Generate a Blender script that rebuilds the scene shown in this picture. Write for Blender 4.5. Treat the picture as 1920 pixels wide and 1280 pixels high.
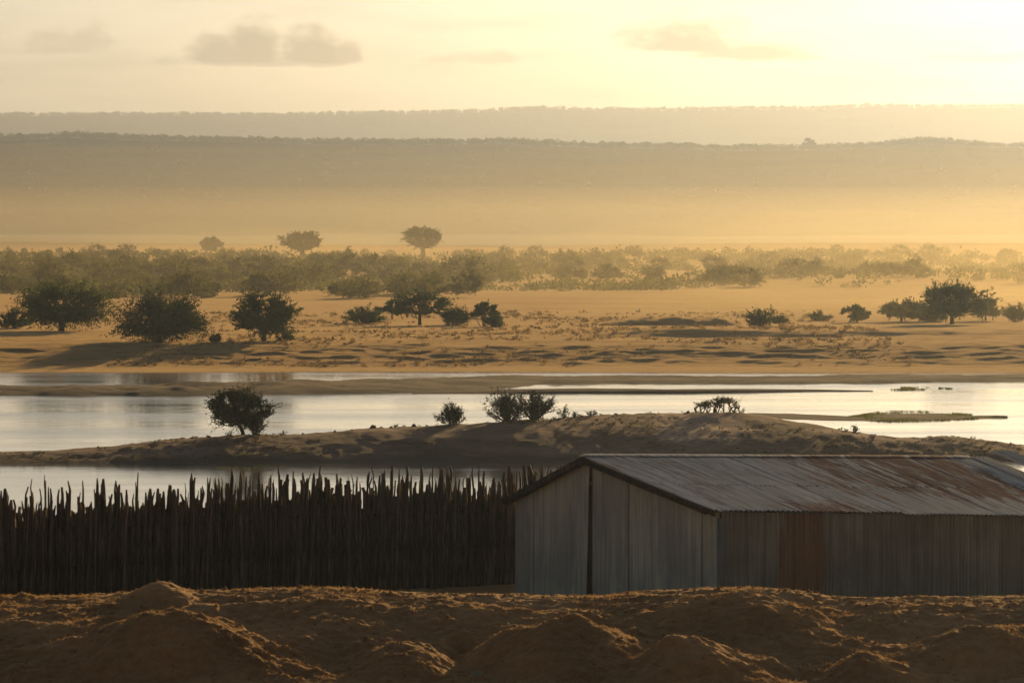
import bpy, math, random
import numpy as np
from mathutils import Vector

# ------------------------------------------------------------------ camera, sky, sun, exposure
SC = bpy.context.scene
for o in list(bpy.data.objects):
    bpy.data.objects.remove(o)
F = 10667.0            # focal length in pixels of the 1920 wide frame (200 mm lens)
CAM_Z = 14.0           # camera height above the river
YH = 380.0             # eye level row

SUN_AZ, SUN_EL = 18.0, 11.0     # degrees right of the view axis, above the horizon

cam_d = bpy.data.cameras.new("camera")
cam = bpy.data.objects.new("camera", cam_d)
SC.collection.objects.link(cam)
cam.location = (0, 0, CAM_Z)
cam.rotation_euler = (math.radians(90), 0, 0)
cam_d.sensor_width = 36.0
cam_d.lens = F / 1920.0 * 36.0
cam_d.shift_y = (YH - 640.0) / 1920.0
cam_d.clip_start = 0.5
cam_d.clip_end = 60000
cam_d.dof.use_dof = True
cam_d.dof.focus_distance = 330.0
cam_d.dof.aperture_fstop = 6.3
SC.camera = cam

world = bpy.data.worlds.new("World")
SC.world = world
world.use_nodes = True
wt = world.node_tree
wt.nodes.clear()


def wn(kind, **kw):
    n = wt.nodes.new(kind)
    for k, v in kw.items():
        setattr(n, k, v)
    return n


def wmath(op, a, b=None, c=None, clamp=False):
    n = wt.nodes.new('ShaderNodeMath')
    n.operation = op
    n.use_clamp = clamp
    for i, v in enumerate((a, b, c)):
        if v is None:
            continue
        if isinstance(v, (int, float)):
            n.inputs[i].default_value = v
        else:
            wt.links.new(v, n.inputs[i])
    return n.outputs[0]


def wsmooth(x, lo, hi):
    n = wt.nodes.new('ShaderNodeMapRange')
    n.interpolation_type = 'SMOOTHSTEP'
    n.inputs['From Min'].default_value = lo
    n.inputs['From Max'].default_value = hi
    wt.links.new(x, n.inputs['Value'])
    return n.outputs['Result']


sky = wn('ShaderNodeTexSky', sky_type='NISHITA', sun_disc=False)
sky.sun_elevation = math.radians(SUN_EL)
sky.sun_rotation = math.radians(SUN_AZ)
sky.altitude = 50
sky.air_density = 0.65
sky.dust_density = 1.7
sky.ozone_density = 2.2
tc = wn('ShaderNodeTexCoord')
sep = wn('ShaderNodeSeparateXYZ')
wt.links.new(tc.outputs['Generated'], sep.inputs[0])
az = wmath('ARCTAN2', sep.outputs[0], sep.outputs[1])
el = wmath('ARCSINE', sep.outputs[2])
comb = wn('ShaderNodeCombineXYZ')
wt.links.new(az, comb.inputs[0])
wt.links.new(el, comb.inputs[1])
mp = wn('ShaderNodeMapping')
mp.inputs['Scale'].default_value = (170, 330, 1)
wt.links.new(comb.outputs[0], mp.inputs[0])
nz = wn('ShaderNodeTexNoise')
nz.inputs['Scale'].default_value = 1.0
nz.inputs['Detail'].default_value = 6.0
nz.inputs['Roughness'].default_value = 0.55
wt.links.new(mp.outputs[0], nz.inputs['Vector'])
nc = wmath('SUBTRACT', nz.outputs['Fac'], 0.5)


def lobe(px, py, w, h, amount, skew=0.0, rough=1.5, soft=0.6):
    """one heap of cloud with a flat base at row py"""
    a0, e0 = math.atan((px - 960) / F), math.atan((YH - py) / F)
    da = wmath('SUBTRACT', az, a0)
    de = wmath('SUBTRACT', el, e0)
    if skew:
        de = wmath('ADD', de, wmath('MULTIPLY', da, skew))
    dx = wmath('DIVIDE', da, w / F)
    up = wmath('DIVIDE', wmath('MAXIMUM', de, 0.0), h / F)
    dn = wmath('DIVIDE', wmath('MINIMUM', de, 0.0), 10.0 / F)
    d2 = wmath('ADD', wmath('MULTIPLY', dx, dx), wmath('ADD', wmath('MULTIPLY', up, up), wmath('MULTIPLY', dn, dn)))
    d = wmath('ADD', wmath('SQRT', d2), wmath('MULTIPLY', nc, rough))
    m = wmath('SUBTRACT', 1.0, wsmooth(d, 1.0 - soft, 1.0 + soft * 0.35))
    return wmath('MULTIPLY', m, amount)


mask = None
for L in [(425, 112, 90, 52, .95, 0, 1.1, .5), (470, 112, 66, 84, 1.0, 0, 1.1, .5), (585, 112, 70, 70, 1.0, 0, 1.1, .5), (640, 112, 56, 38, .9, 0, 1.1, .5), (510, 118, 220, 20, 0.75),
          (130, 96, 110, 46, 0.45, 0, 3.0, 0.8), (900, 112, 110, 16, 0.5, 0, 2.0, 0.8),
          (1290, 92, 150, 66, 1.0, 0.05, 1.6, 0.75), (1410, 106, 150, 34, 0.95, 0.03, 1.6, 0.7),
          (1840, 112, 150, 16, 0.5, 0, 1.6, 0.9)]:
    m = lobe(*L)
    mask = m if mask is None else wmath('MAXIMUM', mask, m)
# thin streaks that run on all round the horizon
mp2 = wn('ShaderNodeMapping')
mp2.inputs['Scale'].default_value = (22, 150, 1)
wt.links.new(comb.outputs[0], mp2.inputs[0])
nz2 = wn('ShaderNodeTexNoise')
nz2.inputs['Scale'].default_value = 1.0
nz2.inputs['Detail'].default_value = 5.0
wt.links.new(mp2.outputs[0], nz2.inputs['Vector'])
streak = wmath('MULTIPLY', wsmooth(nz2.outputs['Fac'], 0.42, 0.75), 0.35)
mask = wmath('MAXIMUM', mask, streak)
tint = wn('ShaderNodeMix', data_type='RGBA', blend_type='MULTIPLY')
tint.inputs['B'].default_value = (0.55, 0.53, 0.52, 1)
wt.links.new(mask, tint.inputs['Factor'])
# a thin even veil of added light over the whole sky to lift shaded faces
fill = wn('ShaderNodeMix', data_type='RGBA', blend_type='ADD')
fill.inputs['Factor'].default_value = 1.0
fill.inputs['B'].default_value = (1.10, 1.04, 1.00, 1)
wt.links.new(sky.outputs[0], fill.inputs['A'])
wt.links.new(fill.outputs['Result'], tint.inputs['A'])
bg = wn('ShaderNodeBackground')
bg.inputs['Strength'].default_value = 0.045
wt.links.new(tint.outputs['Result'], bg.inputs['Color'])
wo = wn('ShaderNodeOutputWorld')
wt.links.new(bg.outputs[0], wo.inputs['Surface'])

sun_d = bpy.data.lights.new("sun", 'SUN')
sun_d.energy = 5.0
sun_d.angle = math.radians(0.53)
sun_d.color = (1.0, 0.66, 0.28)
sun = bpy.data.objects.new("sun", sun_d)
SC.collection.objects.link(sun)
_a, _e = math.radians(SUN_AZ), math.radians(SUN_EL)
to_sun = Vector((math.sin(_a) * math.cos(_e), math.cos(_a) * math.cos(_e), math.sin(_e)))
sun.rotation_euler = to_sun.to_track_quat('Z', 'Y').to_euler()
sun.location = (60, 100, 60)

SC.view_settings.view_transform = 'Standard'
SC.view_settings.look = 'None'
SC.view_settings.gamma = 1.0
SC.view_settings.use_curve_mapping = False
SC.view_settings.exposure = 0.0
SC.render.engine = 'CYCLES'
SC.cycles.use_denoising = True
SC.cycles.volume_bounces = 1
SC.cycles.max_bounces = 4
SC.cycles.diffuse_bounces = 2
SC.cycles.glossy_bounces = 2
SC.cycles.transmission_bounces = 2
SC.cycles.transparent_max_bounces = 12

HAZE_DENSITY = 0.9e-4
DUST_DENSITY = 2.0e-4
LOW_DUST_DENSITY = 1.4e-4

# ------------------------------------------------------------------ helpers
RS = np.random.RandomState
_tab = RS(7).rand(256, 256)


def vnoise(x, y):
    x = np.asarray(x, float); y = np.asarray(y, float)
    xi = np.floor(x).astype(int); yi = np.floor(y).astype(int)
    fx = x - xi; fy = y - yi
    fx = fx * fx * (3 - 2 * fx); fy = fy * fy * (3 - 2 * fy)
    g = lambda i, j: _tab[i & 255, j & 255]
    return (g(xi, yi) * (1 - fx) * (1 - fy) + g(xi + 1, yi) * fx * (1 - fy)
            + g(xi, yi + 1) * (1 - fx) * fy + g(xi + 1, yi + 1) * fx * fy) - 0.5


def fbm(x, y, octv=4, gain=0.5):
    s = 0.0; a = 1.0
    for k in range(octv):
        s = s + a * vnoise(np.asarray(x) * 2 ** k + 17.3 * k, np.asarray(y) * 2 ** k + 5.1 * k)
        a *= gain
    return s


def sstep(x, lo, hi):
    t = np.clip((np.asarray(x, float) - lo) / (hi - lo), 0, 1)
    return t * t * (3 - 2 * t)


def P(px, py, D):
    return np.array([(px - 960) / F * D, D, CAM_Z - (py - YH) / F * D])


def mesh_from(name, verts, faces, smooth=False):
    """faces: (n,k) int array or a list of such arrays"""
    me = bpy.data.meshes.new(name)
    verts = np.asarray(verts, np.float32).reshape(-1, 3)
    if isinstance(faces, np.ndarray):
        faces = [faces]
    faces = [np.asarray(f, np.int32) for f in faces if len(f)]
    loops = np.concatenate([f.ravel() for f in faces])
    counts = np.concatenate([np.full(len(f), f.shape[1], np.int32) for f in faces])
    starts = np.concatenate([[0], np.cumsum(counts)[:-1]]).astype(np.int32)
    me.vertices.add(len(verts)); me.vertices.foreach_set('co', verts.ravel())
    me.loops.add(len(loops)); me.loops.foreach_set('vertex_index', loops)
    me.polygons.add(len(counts)); me.polygons.foreach_set('loop_start', starts)
    me.polygons.foreach_set('loop_total', counts)
    if smooth:
        me.polygons.foreach_set('use_smooth', np.ones(len(counts), bool))
    me.update(calc_edges=True)
    me.validate()
    return me


def obj(name, me, mat=None, parent=None, loc=(0, 0, 0), rotz=0.0, **props):
    o = bpy.data.objects.new(name, me)
    SC.collection.objects.link(o)
    o.location = tuple(float(v) for v in loc)
    o.rotation_euler = (0, 0, rotz)
    if mat is not None and me is not None and not me.materials:
        me.materials.append(mat)
    if parent is not None:
        o.parent = parent
    for k, v in props.items():
        o[k] = v
    return o


def grid_mesh(name, X, Y, Z, smooth=True):
    n, m = X.shape
    v = np.stack([X, Y, Z], -1).reshape(-1, 3)
    i = np.arange(n * m).reshape(n, m)
    f = np.stack([i[:-1, :-1], i[:-1, 1:], i[1:, 1:], i[1:, :-1]], -1).reshape(-1, 4)
    return mesh_from(name, v, f, smooth)


class MB:
    """collects pieces of geometry for one mesh"""
    def __init__(s):
        s.v = []; s.q = []; s.t = []; s.n = 0

    def add(s, v, quads=None, tris=None):
        v = np.asarray(v, float).reshape(-1, 3)
        if quads is not None and len(quads):
            s.q.append(np.asarray(quads) + s.n)
        if tris is not None and len(tris):
            s.t.append(np.asarray(tris) + s.n)
        s.v.append(v); s.n += len(v)

    def box(s, a, b):
        a, b = np.minimum(a, b), np.maximum(a, b)
        v = [(x, y, z) for x in (a[0], b[0]) for y in (a[1], b[1]) for z in (a[2], b[2])]
        s.add(v, [(0, 1, 3, 2), (4, 6, 7, 5), (0, 4, 5, 1), (2, 3, 7, 6), (0, 2, 6, 4), (1, 5, 7, 3)])

    def bar(s, p, q, w, h):
        """a beam from p to q, w across, h high"""
        p = np.array(p, float); q = np.array(q, float)
        d = q - p; d /= np.linalg.norm(d)
        side = np.cross(d, (0, 0, 1)); side /= max(1e-6, np.linalg.norm(side))
        up = np.cross(side, d)
        c = [p + side * sx * w / 2 + up * sz * h / 2 for sx in (-1, 1) for sz in (-1, 1)]
        e = [q + side * sx * w / 2 + up * sz * h / 2 for sx in (-1, 1) for sz in (-1, 1)]
        s.add(c + e, [(0, 1, 3, 2), (4, 6, 7, 5), (0, 4, 5, 1), (2, 3, 7, 6), (0, 2, 6, 4), (1, 5, 7, 3)])

    def tube(s, pts, rad, k=5):
        pts = np.asarray(pts, float); n = len(pts)
        d = np.gradient(pts, axis=0)
        d /= np.maximum(1e-9, np.linalg.norm(d, axis=1, keepdims=True))
        ref = np.where(np.abs(d[:, 2:3]) > 0.9, [[1.0, 0, 0]], [[0, 0, 1.0]])
        a = np.cross(d, ref); a /= np.linalg.norm(a, axis=1, keepdims=True)
        b = np.cross(d, a)
        th = np.arange(k) / k * 2 * math.pi
        v = pts[:, None] + np.asarray(rad, float)[:, None, None] * (a[:, None] * np.cos(th)[None, :, None] + b[:, None] * np.sin(th)[None, :, None])
        q = []
        for i in range(n - 1):
            for j in range(k):
                q.append((i * k + j, i * k + (j + 1) % k, (i + 1) * k + (j + 1) % k, (i + 1) * k + j))
        s.add(v.reshape(-1, 3), q)

    def leaves(s, c, d, size, width=0.45, rng=None):
        """diamond leaves: centres c, directions d, lengths size"""
        c = np.asarray(c, float); d = np.asarray(d, float)
        d = d / np.maximum(1e-9, np.linalg.norm(d, axis=1, keepdims=True))
        r = rng.normal(size=c.shape)
        sd = np.cross(d, r); sd /= np.maximum(1e-9, np.linalg.norm(sd, axis=1, keepdims=True))
        size = np.asarray(size, float).reshape(-1, 1) * np.ones((len(c), 1))
        v = np.stack([c - d * size / 2, c + sd * size * width / 2, c + d * size / 2, c - sd * size * width / 2], 1)
        s.add(v.reshape(-1, 3), np.arange(len(c) * 4).reshape(-1, 4))

    def build(s, name, smooth=False):
        fs = []
        if s.q: fs.append(np.concatenate(s.q))
        if s.t: fs.append(np.concatenate(s.t))
        return mesh_from(name, np.concatenate(s.v), fs, smooth)


# ------------------------------------------------------------------ materials
class NT:
    def __init__(s, name):
        s.mat = bpy.data.materials.new(name)
        s.mat.use_nodes = True
        s.t = s.mat.node_tree
        s.t.nodes.clear()
        s.out = s.t.nodes.new('ShaderNodeOutputMaterial')
        s.bsdf = s.t.nodes.new('ShaderNodeBsdfPrincipled')
        s.t.links.new(s.bsdf.outputs[0], s.out.inputs['Surface'])
        s.co = s.t.nodes.new('ShaderNodeTexCoord')

    def n(s, kind, **kw):
        n = s.t.nodes.new(kind)
        for k, v in kw.items():
            setattr(n, k, v)
        return n

    def link(s, a, b):
        s.t.links.new(a, b)

    def noise(s, scale=(1, 1, 1), detail=4, rough=0.55, coord='Object', offset=None):
        mp = s.n('ShaderNodeMapping')
        mp.inputs['Scale'].default_value = scale
        s.link(s.co.outputs[coord], mp.inputs[0])
        nz = s.n('ShaderNodeTexNoise')
        nz.inputs['Scale'].default_value = 1.0
        nz.inputs['Detail'].default_value = detail
        nz.inputs['Roughness'].default_value = rough
        if offset is not None:
            av = s.n('ShaderNodeVectorMath', operation='ADD')
            s.link(mp.outputs[0], av.inputs[0]); s.link(offset, av.inputs[1])
            s.link(av.outputs[0], nz.inputs['Vector'])
        else:
            s.link(mp.outputs[0], nz.inputs['Vector'])
        return nz.outputs['Fac']

    def math(s, op, a, b=None, clamp=False):
        n = s.n('ShaderNodeMath', operation=op, use_clamp=clamp)
        for i, v in enumerate((a, b)):
            if v is None: continue
            if isinstance(v, (int, float)): n.inputs[i].default_value = v
            else: s.link(v, n.inputs[i])
        return n.outputs[0]

    def smooth(s, x, lo, hi):
        n = s.n('ShaderNodeMapRange', interpolation_type='SMOOTHSTEP')
        n.inputs['From Min'].default_value = lo; n.inputs['From Max'].default_value = hi
        s.link(x, n.inputs['Value'])
        return n.outputs['Result']

    def ramp(s, fac, stops):
        r = s.n('ShaderNodeValToRGB')
        e = r.color_ramp.elements
        e[0].position, e[0].color = stops[0][0], (*stops[0][1], 1)
        e[1].position, e[1].color = stops[-1][0], (*stops[-1][1], 1)
        for p, c in stops[1:-1]:
            k = e.new(p); k.color = (*c, 1)
        s.link(fac, r.inputs['Fac'])
        return r.outputs['Color']

    def mix(s, fac, a, b, blend='MIX'):
        m = s.n('ShaderNodeMix', data_type='RGBA', blend_type=blend)
        for sock, v in (('Factor', fac), ('A', a), ('B', b)):
            if isinstance(v, (int, float)): m.inputs[sock].default_value = v
            elif isinstance(v, tuple): m.inputs[sock].default_value = (*v, 1)
            else: s.link(v, m.inputs[sock])
        return m.outputs['Result']

    def color(s, c):
        if isinstance(c, tuple): s.bsdf.inputs['Base Color'].default_value = (*c, 1)
        else: s.link(c, s.bsdf.inputs['Base Color'])

    def bump(s, h, strength=0.5, dist=0.05):
        b = s.n('ShaderNodeBump')
        b.inputs['Strength'].default_value = strength
        b.inputs['Distance'].default_value = dist
        s.link(h, b.inputs['Height'])
        s.link(b.outputs[0], s.bsdf.inputs['Normal'])

    def set(s, **kw):
        for k, v in kw.items():
            s.bsdf.inputs[k.replace('_', ' ')].default_value = v
        return s.mat


def soil(name, dark, mid, light, scale=1.0, bump=0.8, bdist=0.06, stretch=1.0, sheen=0.2, wet=False):
    m = NT(name)
    a = m.noise((0.35 * scale, 0.35 * scale * stretch, 0.35 * scale), 6)
    b = m.noise((4 * scale, 4 * scale * stretch, 4 * scale), 6, 0.65)
    c = m.ramp(m.math('ADD', m.math('MULTIPLY', a, 0.6), m.math('MULTIPLY', b, 0.4)),
               [(0.32, dark), (0.5, mid), (0.68, light)])
    if wet:
        sp = m.n('ShaderNodeSeparateXYZ')
        m.link(m.co.outputs['Object'], sp.inputs[0])
        w = m.math('SUBTRACT', 1.0, m.smooth(m.math('ADD', sp.outputs[2], m.math('MULTIPLY', m.math('SUBTRACT', a, 0.5), 0.5)), 0.08, 0.42))
        c = m.mix(m.math('MULTIPLY', w, 0.8), c, (0.05, 0.033, 0.018))
    m.color(c)
    m.bump(m.math('ADD', b, m.math('MULTIPLY', a, 1.5)), bump, bdist)
    m.bsdf.inputs['Sheen Tint'].default_value = (1.0, 0.68, 0.32, 1)
    return m.set(Roughness=0.95, Specular_IOR_Level=0.15, Sheen_Weight=sheen, Sheen_Roughness=0.4)


M = {}
M['near_soil'] = soil('dry brown earth', (0.14, 0.066, 0.022), (0.27, 0.138, 0.048), (0.44, 0.25, 0.10), 1.0, 0.9, 0.08, sheen=0.35)


def island_material():
    m = NT('island earth')
    a = m.noise((0.17, 0.3, 0.5), 6)
    b = m.noise((1.6, 2.4, 2), 6, 0.65)
    c = m.ramp(m.math('ADD', m.math('MULTIPLY', a, 0.65), m.math('MULTIPLY', b, 0.35)),
               [(0.34, (0.085, 0.052, 0.028)), (0.5, (0.19, 0.115, 0.068)), (0.66, (0.32, 0.205, 0.13))])
    # a scar of loose pale sand below the summit
    sp = m.n('ShaderNodeSeparateXYZ')
    m.link(m.co.outputs['Object'], sp.inputs[0])
    x = m.math('ADD', sp.outputs[0], m.math('MULTIPLY', m.math('SUBTRACT', a, 0.5), 7.0))
    g = m.math('MULTIPLY', m.smooth(x, 7.2, 8.6), m.math('SUBTRACT', 1.0, m.smooth(x, 11.5, 13.4)))
    g = m.math('MULTIPLY', g, m.smooth(m.math('ADD', sp.outputs[2], m.math('MULTIPLY', m.math('SUBTRACT', b, 0.5), 1.2)), 0.75, 1.15))
    c = m.mix(m.math('MULTIPLY', g, 0.85), c, (0.44, 0.30, 0.20))
    w = m.math('SUBTRACT', 1.0, m.smooth(m.math('ADD', sp.outputs[2], m.math('MULTIPLY', m.math('SUBTRACT', a, 0.5), 0.9)), 0.05, 0.5))
    m.color(m.mix(m.math('MULTIPLY', w, 0.75), c, (0.055, 0.042, 0.022)))
    m.bump(m.math('ADD', b, m.math('MULTIPLY', a, 1.5)), 0.7, 0.12)
    m.bsdf.inputs['Sheen Tint'].default_value = (1.0, 0.68, 0.32, 1)
    return m.set(Roughness=0.95, Specular_IOR_Level=0.15, Sheen_Weight=0.0, Sheen_Roughness=0.4)


M['island_soil'] = island_material()
M['bar_soil'] = soil('wet sandbar', (0.06, 0.04, 0.02), (0.14, 0.09, 0.048), (0.26, 0.17, 0.09), 0.3, 0.9, 0.25, 2.5, sheen=0.0, wet=True)
M['clod'] = soil('pale clod', (0.22, 0.16, 0.09), (0.34, 0.26, 0.15), (0.45, 0.36, 0.22), 3.0, 0.7, 0.03)


def plain_material():
    m = NT('plain earth')
    a = m.noise((0.02, 0.06, 0.05), 6)
    b = m.noise((0.5, 1.2, 1), 6, 0.65)
    g = m.noise((0.006, 0.012, 0.01), 4)
    c = m.ramp(m.math('ADD', m.math('MULTIPLY', a, 0.5), m.math('MULTIPLY', b, 0.5)),
               [(0.3, (0.20, 0.105, 0.03)), (0.5, (0.37, 0.222, 0.08)), (0.7, (0.48, 0.31, 0.125))])
    sp = m.n('ShaderNodeSeparateXYZ')
    m.link(m.co.outputs['Object'], sp.inputs[0])
    wob = m.math('ADD', sp.outputs[1], m.math('MULTIPLY', m.math('SUBTRACT', a, 0.5), 30.0))
    dark_band = m.math('MULTIPLY', m.smooth(wob, 476, 484), m.math('SUBTRACT', 1.0, m.smooth(wob, 496, 506)))  # wandering band of darker earth along the far bank
    c = m.mix(m.math('MULTIPLY', dark_band, 0.85), c, (0.10, 0.055, 0.024))
    far = m.math('MULTIPLY', m.smooth(sp.outputs[1], 700, 1000), m.smooth(g, 0.4, 0.6))
    c = m.mix(m.math('MULTIPLY', far, 0.5), c, (0.16, 0.14, 0.06))
    veg = m.smooth(sp.outputs[1], 1350, 1700)
    c = m.mix(m.math('MULTIPLY', veg, 0.85), c, (0.09, 0.085, 0.035))
    m.link(m.math('MULTIPLY', m.math('SUBTRACT', 1.0, veg), 0.5), m.bsdf.inputs['Sheen Weight'])
    m.color(c)
    m.bump(m.math('ADD', b, a), 0.9, 0.35)
    m.bsdf.inputs['Sheen Tint'].default_value = (1.0, 0.64, 0.22, 1)
    return m.set(Roughness=0.95, Specular_IOR_Level=0.15, Sheen_Roughness=0.4)


M['plain'] = plain_material()


def hill_material():
    m = NT('scrub covered hillside')
    a = m.noise((0.012, 0.02, 0.02), 5)
    b = m.noise((0.12, 0.2, 0.2), 5)
    m.color(m.ramp(m.math('ADD', m.math('MULTIPLY', a, 0.5), m.math('MULTIPLY', b, 0.5)),
                   [(0.3, (0.035, 0.04, 0.018)), (0.55, (0.07, 0.07, 0.03)), (0.75, (0.14, 0.11, 0.05))]))
    m.bump(b, 0.8, 2.0)
    return m.set(Roughness=1.0, Specular_IOR_Level=0.0)


M['hill'] = hill_material()


def water_material():
    m = NT('river water')
    a = m.noise((0.5, 1.1, 1), 3, 0.5)
    b = m.noise((0.03, 0.10, 1), 4, 0.5)
    c = m.noise((0.008, 0.05, 1), 3, 0.5)
    m.color((0.045, 0.05, 0.042))
    rr = m.n('ShaderNodeMapRange')
    rr.inputs['From Min'].default_value = 0.35; rr.inputs['From Max'].default_value = 0.7
    rr.inputs['To Min'].default_value = 0.03; rr.inputs['To Max'].default_value = 0.2
    m.link(m.math('ADD', m.math('MULTIPLY', b, 0.5), m.math('MULTIPLY', c, 0.5)), rr.inputs['Value'])
    m.link(rr.outputs[0], m.bsdf.inputs['Roughness'])
    m.bump(m.math('ADD', a, m.math('MULTIPLY', b, 2.0)), 0.3, 0.04)
    return m.set(IOR=1.33, Specular_IOR_Level=0.5)


M['water'] = water_material()


def leaf_material(name, c1, c2, trans=0.35):
    m = NT(name)
    oi = m.n('ShaderNodeObjectInfo')
    nz = m.noise((0.9, 0.9, 0.9), 2)
    c = m.mix(m.smooth(nz, 0.35, 0.65), c1, c2)
    hs = m.n('ShaderNodeHueSaturation')
    v = m.n('ShaderNodeMapRange')
    v.inputs['To Min'].default_value = 0.75; v.inputs['To Max'].default_value = 1.3
    m.link(oi.outputs['Random'], v.inputs['Value'])
    m.link(v.outputs[0], hs.inputs['Value'])
    m.link(c, hs.inputs['Color'])
    m.color(hs.outputs[0])
    tr = m.n('ShaderNodeBsdfTranslucent')
    m.link(hs.outputs[0], tr.inputs['Color'])
    ms = m.n('ShaderNodeMixShader')
    ms.inputs[0].default_value = trans
    m.link(m.bsdf.outputs[0], ms.inputs[1]); m.link(tr.outputs[0], ms.inputs[2])
    m.link(ms.outputs[0], m.out.inputs['Surface'])
    return m.set(Roughness=0.7, Specular_IOR_Level=0.2)


M['leaf_dark'] = leaf_material('dark tree leaves', (0.03, 0.05, 0.009), (0.07, 0.095, 0.015), 0.42)
M['leaf_scrub'] = leaf_material('scrub leaves', (0.10, 0.11, 0.026), (0.18, 0.175, 0.04), 0.5)
M['leaf_island'] = leaf_material('island bush leaves', (0.022, 0.03, 0.009), (0.05, 0.058, 0.016), 0.3)
M['leaf_dry'] = leaf_material('dry twig leaves', (0.07, 0.06, 0.025), (0.10, 0.09, 0.03), 0.3)
M['leaf_grass'] = leaf_material('marsh grass', (0.12, 0.14, 0.025), (0.2, 0.2, 0.045), 0.45)
M['leaf_tuft'] = leaf_material('dull dry grass', (0.16, 0.11, 0.045), (0.28, 0.19, 0.075), 0.4)
M['straw'] = leaf_material('dry straw', (0.28, 0.16, 0.055), (0.46, 0.28, 0.10), 0.45)


def bark_material(name, c1, c2, sc=8.0):
    m = NT(name)
    oi = m.n('ShaderNodeObjectInfo')
    nz = m.noise((sc, sc, sc * 0.12), 5, 0.65)
    c = m.mix(m.smooth(nz, 0.35, 0.68), c1, c2)
    hs = m.n('ShaderNodeHueSaturation')
    v = m.n('ShaderNodeMapRange')
    v.inputs['To Min'].default_value = 0.55; v.inputs['To Max'].default_value = 1.5
    m.link(oi.outputs['Random'], v.inputs['Value']); m.link(v.outputs[0], hs.inputs['Value'])
    m.link(c, hs.inputs['Color'])
    m.color(hs.outputs[0])
    m.bump(nz, 0.8, 0.02)
    return m.set(Roughness=0.9, Specular_IOR_Level=0.2)


M['bark'] = bark_material('tree bark', (0.045, 0.032, 0.02), (0.10, 0.075, 0.05))
M['stake'] = bark_material('weathered stake wood', (0.05, 0.037, 0.024), (0.17, 0.125, 0.08))
M['timber'] = bark_material('old dark timber', (0.03, 0.022, 0.016), (0.07, 0.05, 0.035))


def metal_material(name, roof, lo, hi):
    m = NT(name)
    oi = m.n('ShaderNodeObjectInfo')
    rnd = m.n('ShaderNodeCombineXYZ')
    m.link(m.math('MULTIPLY', oi.outputs['Random'], 7.0), rnd.inputs[0])
    sp = m.n('ShaderNodeSeparateXYZ')
    m.link(m.co.outputs['Object'], sp.inputs[0])
    x, y, z = sp.outputs
    base = m.ramp(m.math('FRACT', m.math('MULTIPLY', oi.outputs['Random'], 13.7)),
                  [(0.0, (lo, lo * (.93 if roof else .99), lo * (.74 if roof else .68))), (1.0, (hi, hi * (.94 if roof else 1.0), hi * (.76 if roof else .70)))])
    if roof:
        streak = m.noise((7, 0.5, 0.5), 6, 0.72, offset=rnd.outputs[0])
        patch = m.noise((0.55, 0.35, 0.3), 4, 0.6)
    else:
        streak = m.noise((9, 9, 0.35), 5, 0.6, offset=rnd.outputs[0])
        patch = m.noise((0.7, 0.7, 0.5), 4, 0.6)
    base = m.mix(m.math('MULTIPLY', m.smooth(streak, 0.38, 0.66), 0.72), base, (0.13, 0.12, 0.105) if roof else (lo * .5, lo * .48, lo * .42))
    if roof:
        # the rust has eaten the far half of the slope below the ridge, and a strip at the near eave
        g1 = m.math('MULTIPLY', m.smooth(x, 4.0, 8.5), m.math('SUBTRACT', 1.0, m.smooth(x, 12.2, 12.9)))
        g1 = m.math('MULTIPLY', g1, m.smooth(m.math('ADD', y, m.math('MULTIPLY', m.math('SUBTRACT', x, 10.0), 0.25)), 0.2, 2.2))
        g2 = m.math('MULTIPLY', m.smooth(x, 1.6, 2.6), m.math('SUBTRACT', 1.0, m.smooth(x, 4.4, 6.0)))
        g2 = m.math('MULTIPLY', g2, m.math('SUBTRACT', 1.0, m.smooth(y, 0.3, 1.5)))
        reg = m.math('MAXIMUM', g1, m.math('MULTIPLY', g2, 0.8))
        v = m.math('ADD', m.math('MULTIPLY', streak, 1.7), m.math('MULTIPLY', patch, 0.6))
        v = m.math('ADD', v, m.math('MULTIPLY', m.math('SUBTRACT', reg, 0.6), 0.34))
        rust = m.math('MULTIPLY', m.smooth(v, 1.05, 1.28), 0.92)
        rcol = m.mix(m.smooth(patch, 0.4, 0.6), (0.20, 0.075, 0.042), (0.32, 0.14, 0.075))
    else:
        xw = m.math('ADD', x, m.math('MULTIPLY', m.math('SUBTRACT', streak, 0.5), 0.9))
        g = m.math('MULTIPLY', m.smooth(xw, 1.7, 2.1), m.math('SUBTRACT', 1.0, m.smooth(xw, 3.2, 3.9)))
        g = m.math('MULTIPLY', g, m.math('SUBTRACT', 1.0, m.smooth(y, 0.2, 0.4)))
        v = m.math('ADD', m.math('MULTIPLY', streak, 0.8), m.math('MULTIPLY', patch, 0.4))
        v = m.math('ADD', v, m.math('MULTIPLY', m.math('SUBTRACT', g, 0.5), 0.4))
        rust = m.math('MULTIPLY', m.smooth(v, 0.55, 0.85), 0.85)
        base = m.mix(m.math('MULTIPLY', m.smooth(patch, 0.42, 0.62), 0.45), base, (lo * .45, lo * .45, lo * .40))
        rcol = m.mix(m.smooth(patch, 0.4, 0.6), (0.20, 0.085, 0.03), (0.30, 0.14, 0.05))
    m.color(m.mix(rust, base, rcol))
    m.link(m.math('SUBTRACT', 0.18, m.math('MULTIPLY', rust, 0.15)), m.bsdf.inputs['Metallic'])
    m.link(m.math('ADD', 0.5, m.math('MULTIPLY', rust, 0.4)), m.bsdf.inputs['Roughness'])
    m.bump(m.math('ADD', streak, patch), 0.25, 0.02)
    return m.mat


M['roof'] = metal_material('rusting roof iron', True, 0.58, 0.70)
M['wall'] = metal_material('weathered dark wall iron', False, 0.20, 0.32)  # darker base tone for side wall, back wall and corner trim
M['gable'] = metal_material('weathered pale gable iron', False, 0.52, 0.66)  # same iron with a paler base tone for the gable sheets

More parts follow.
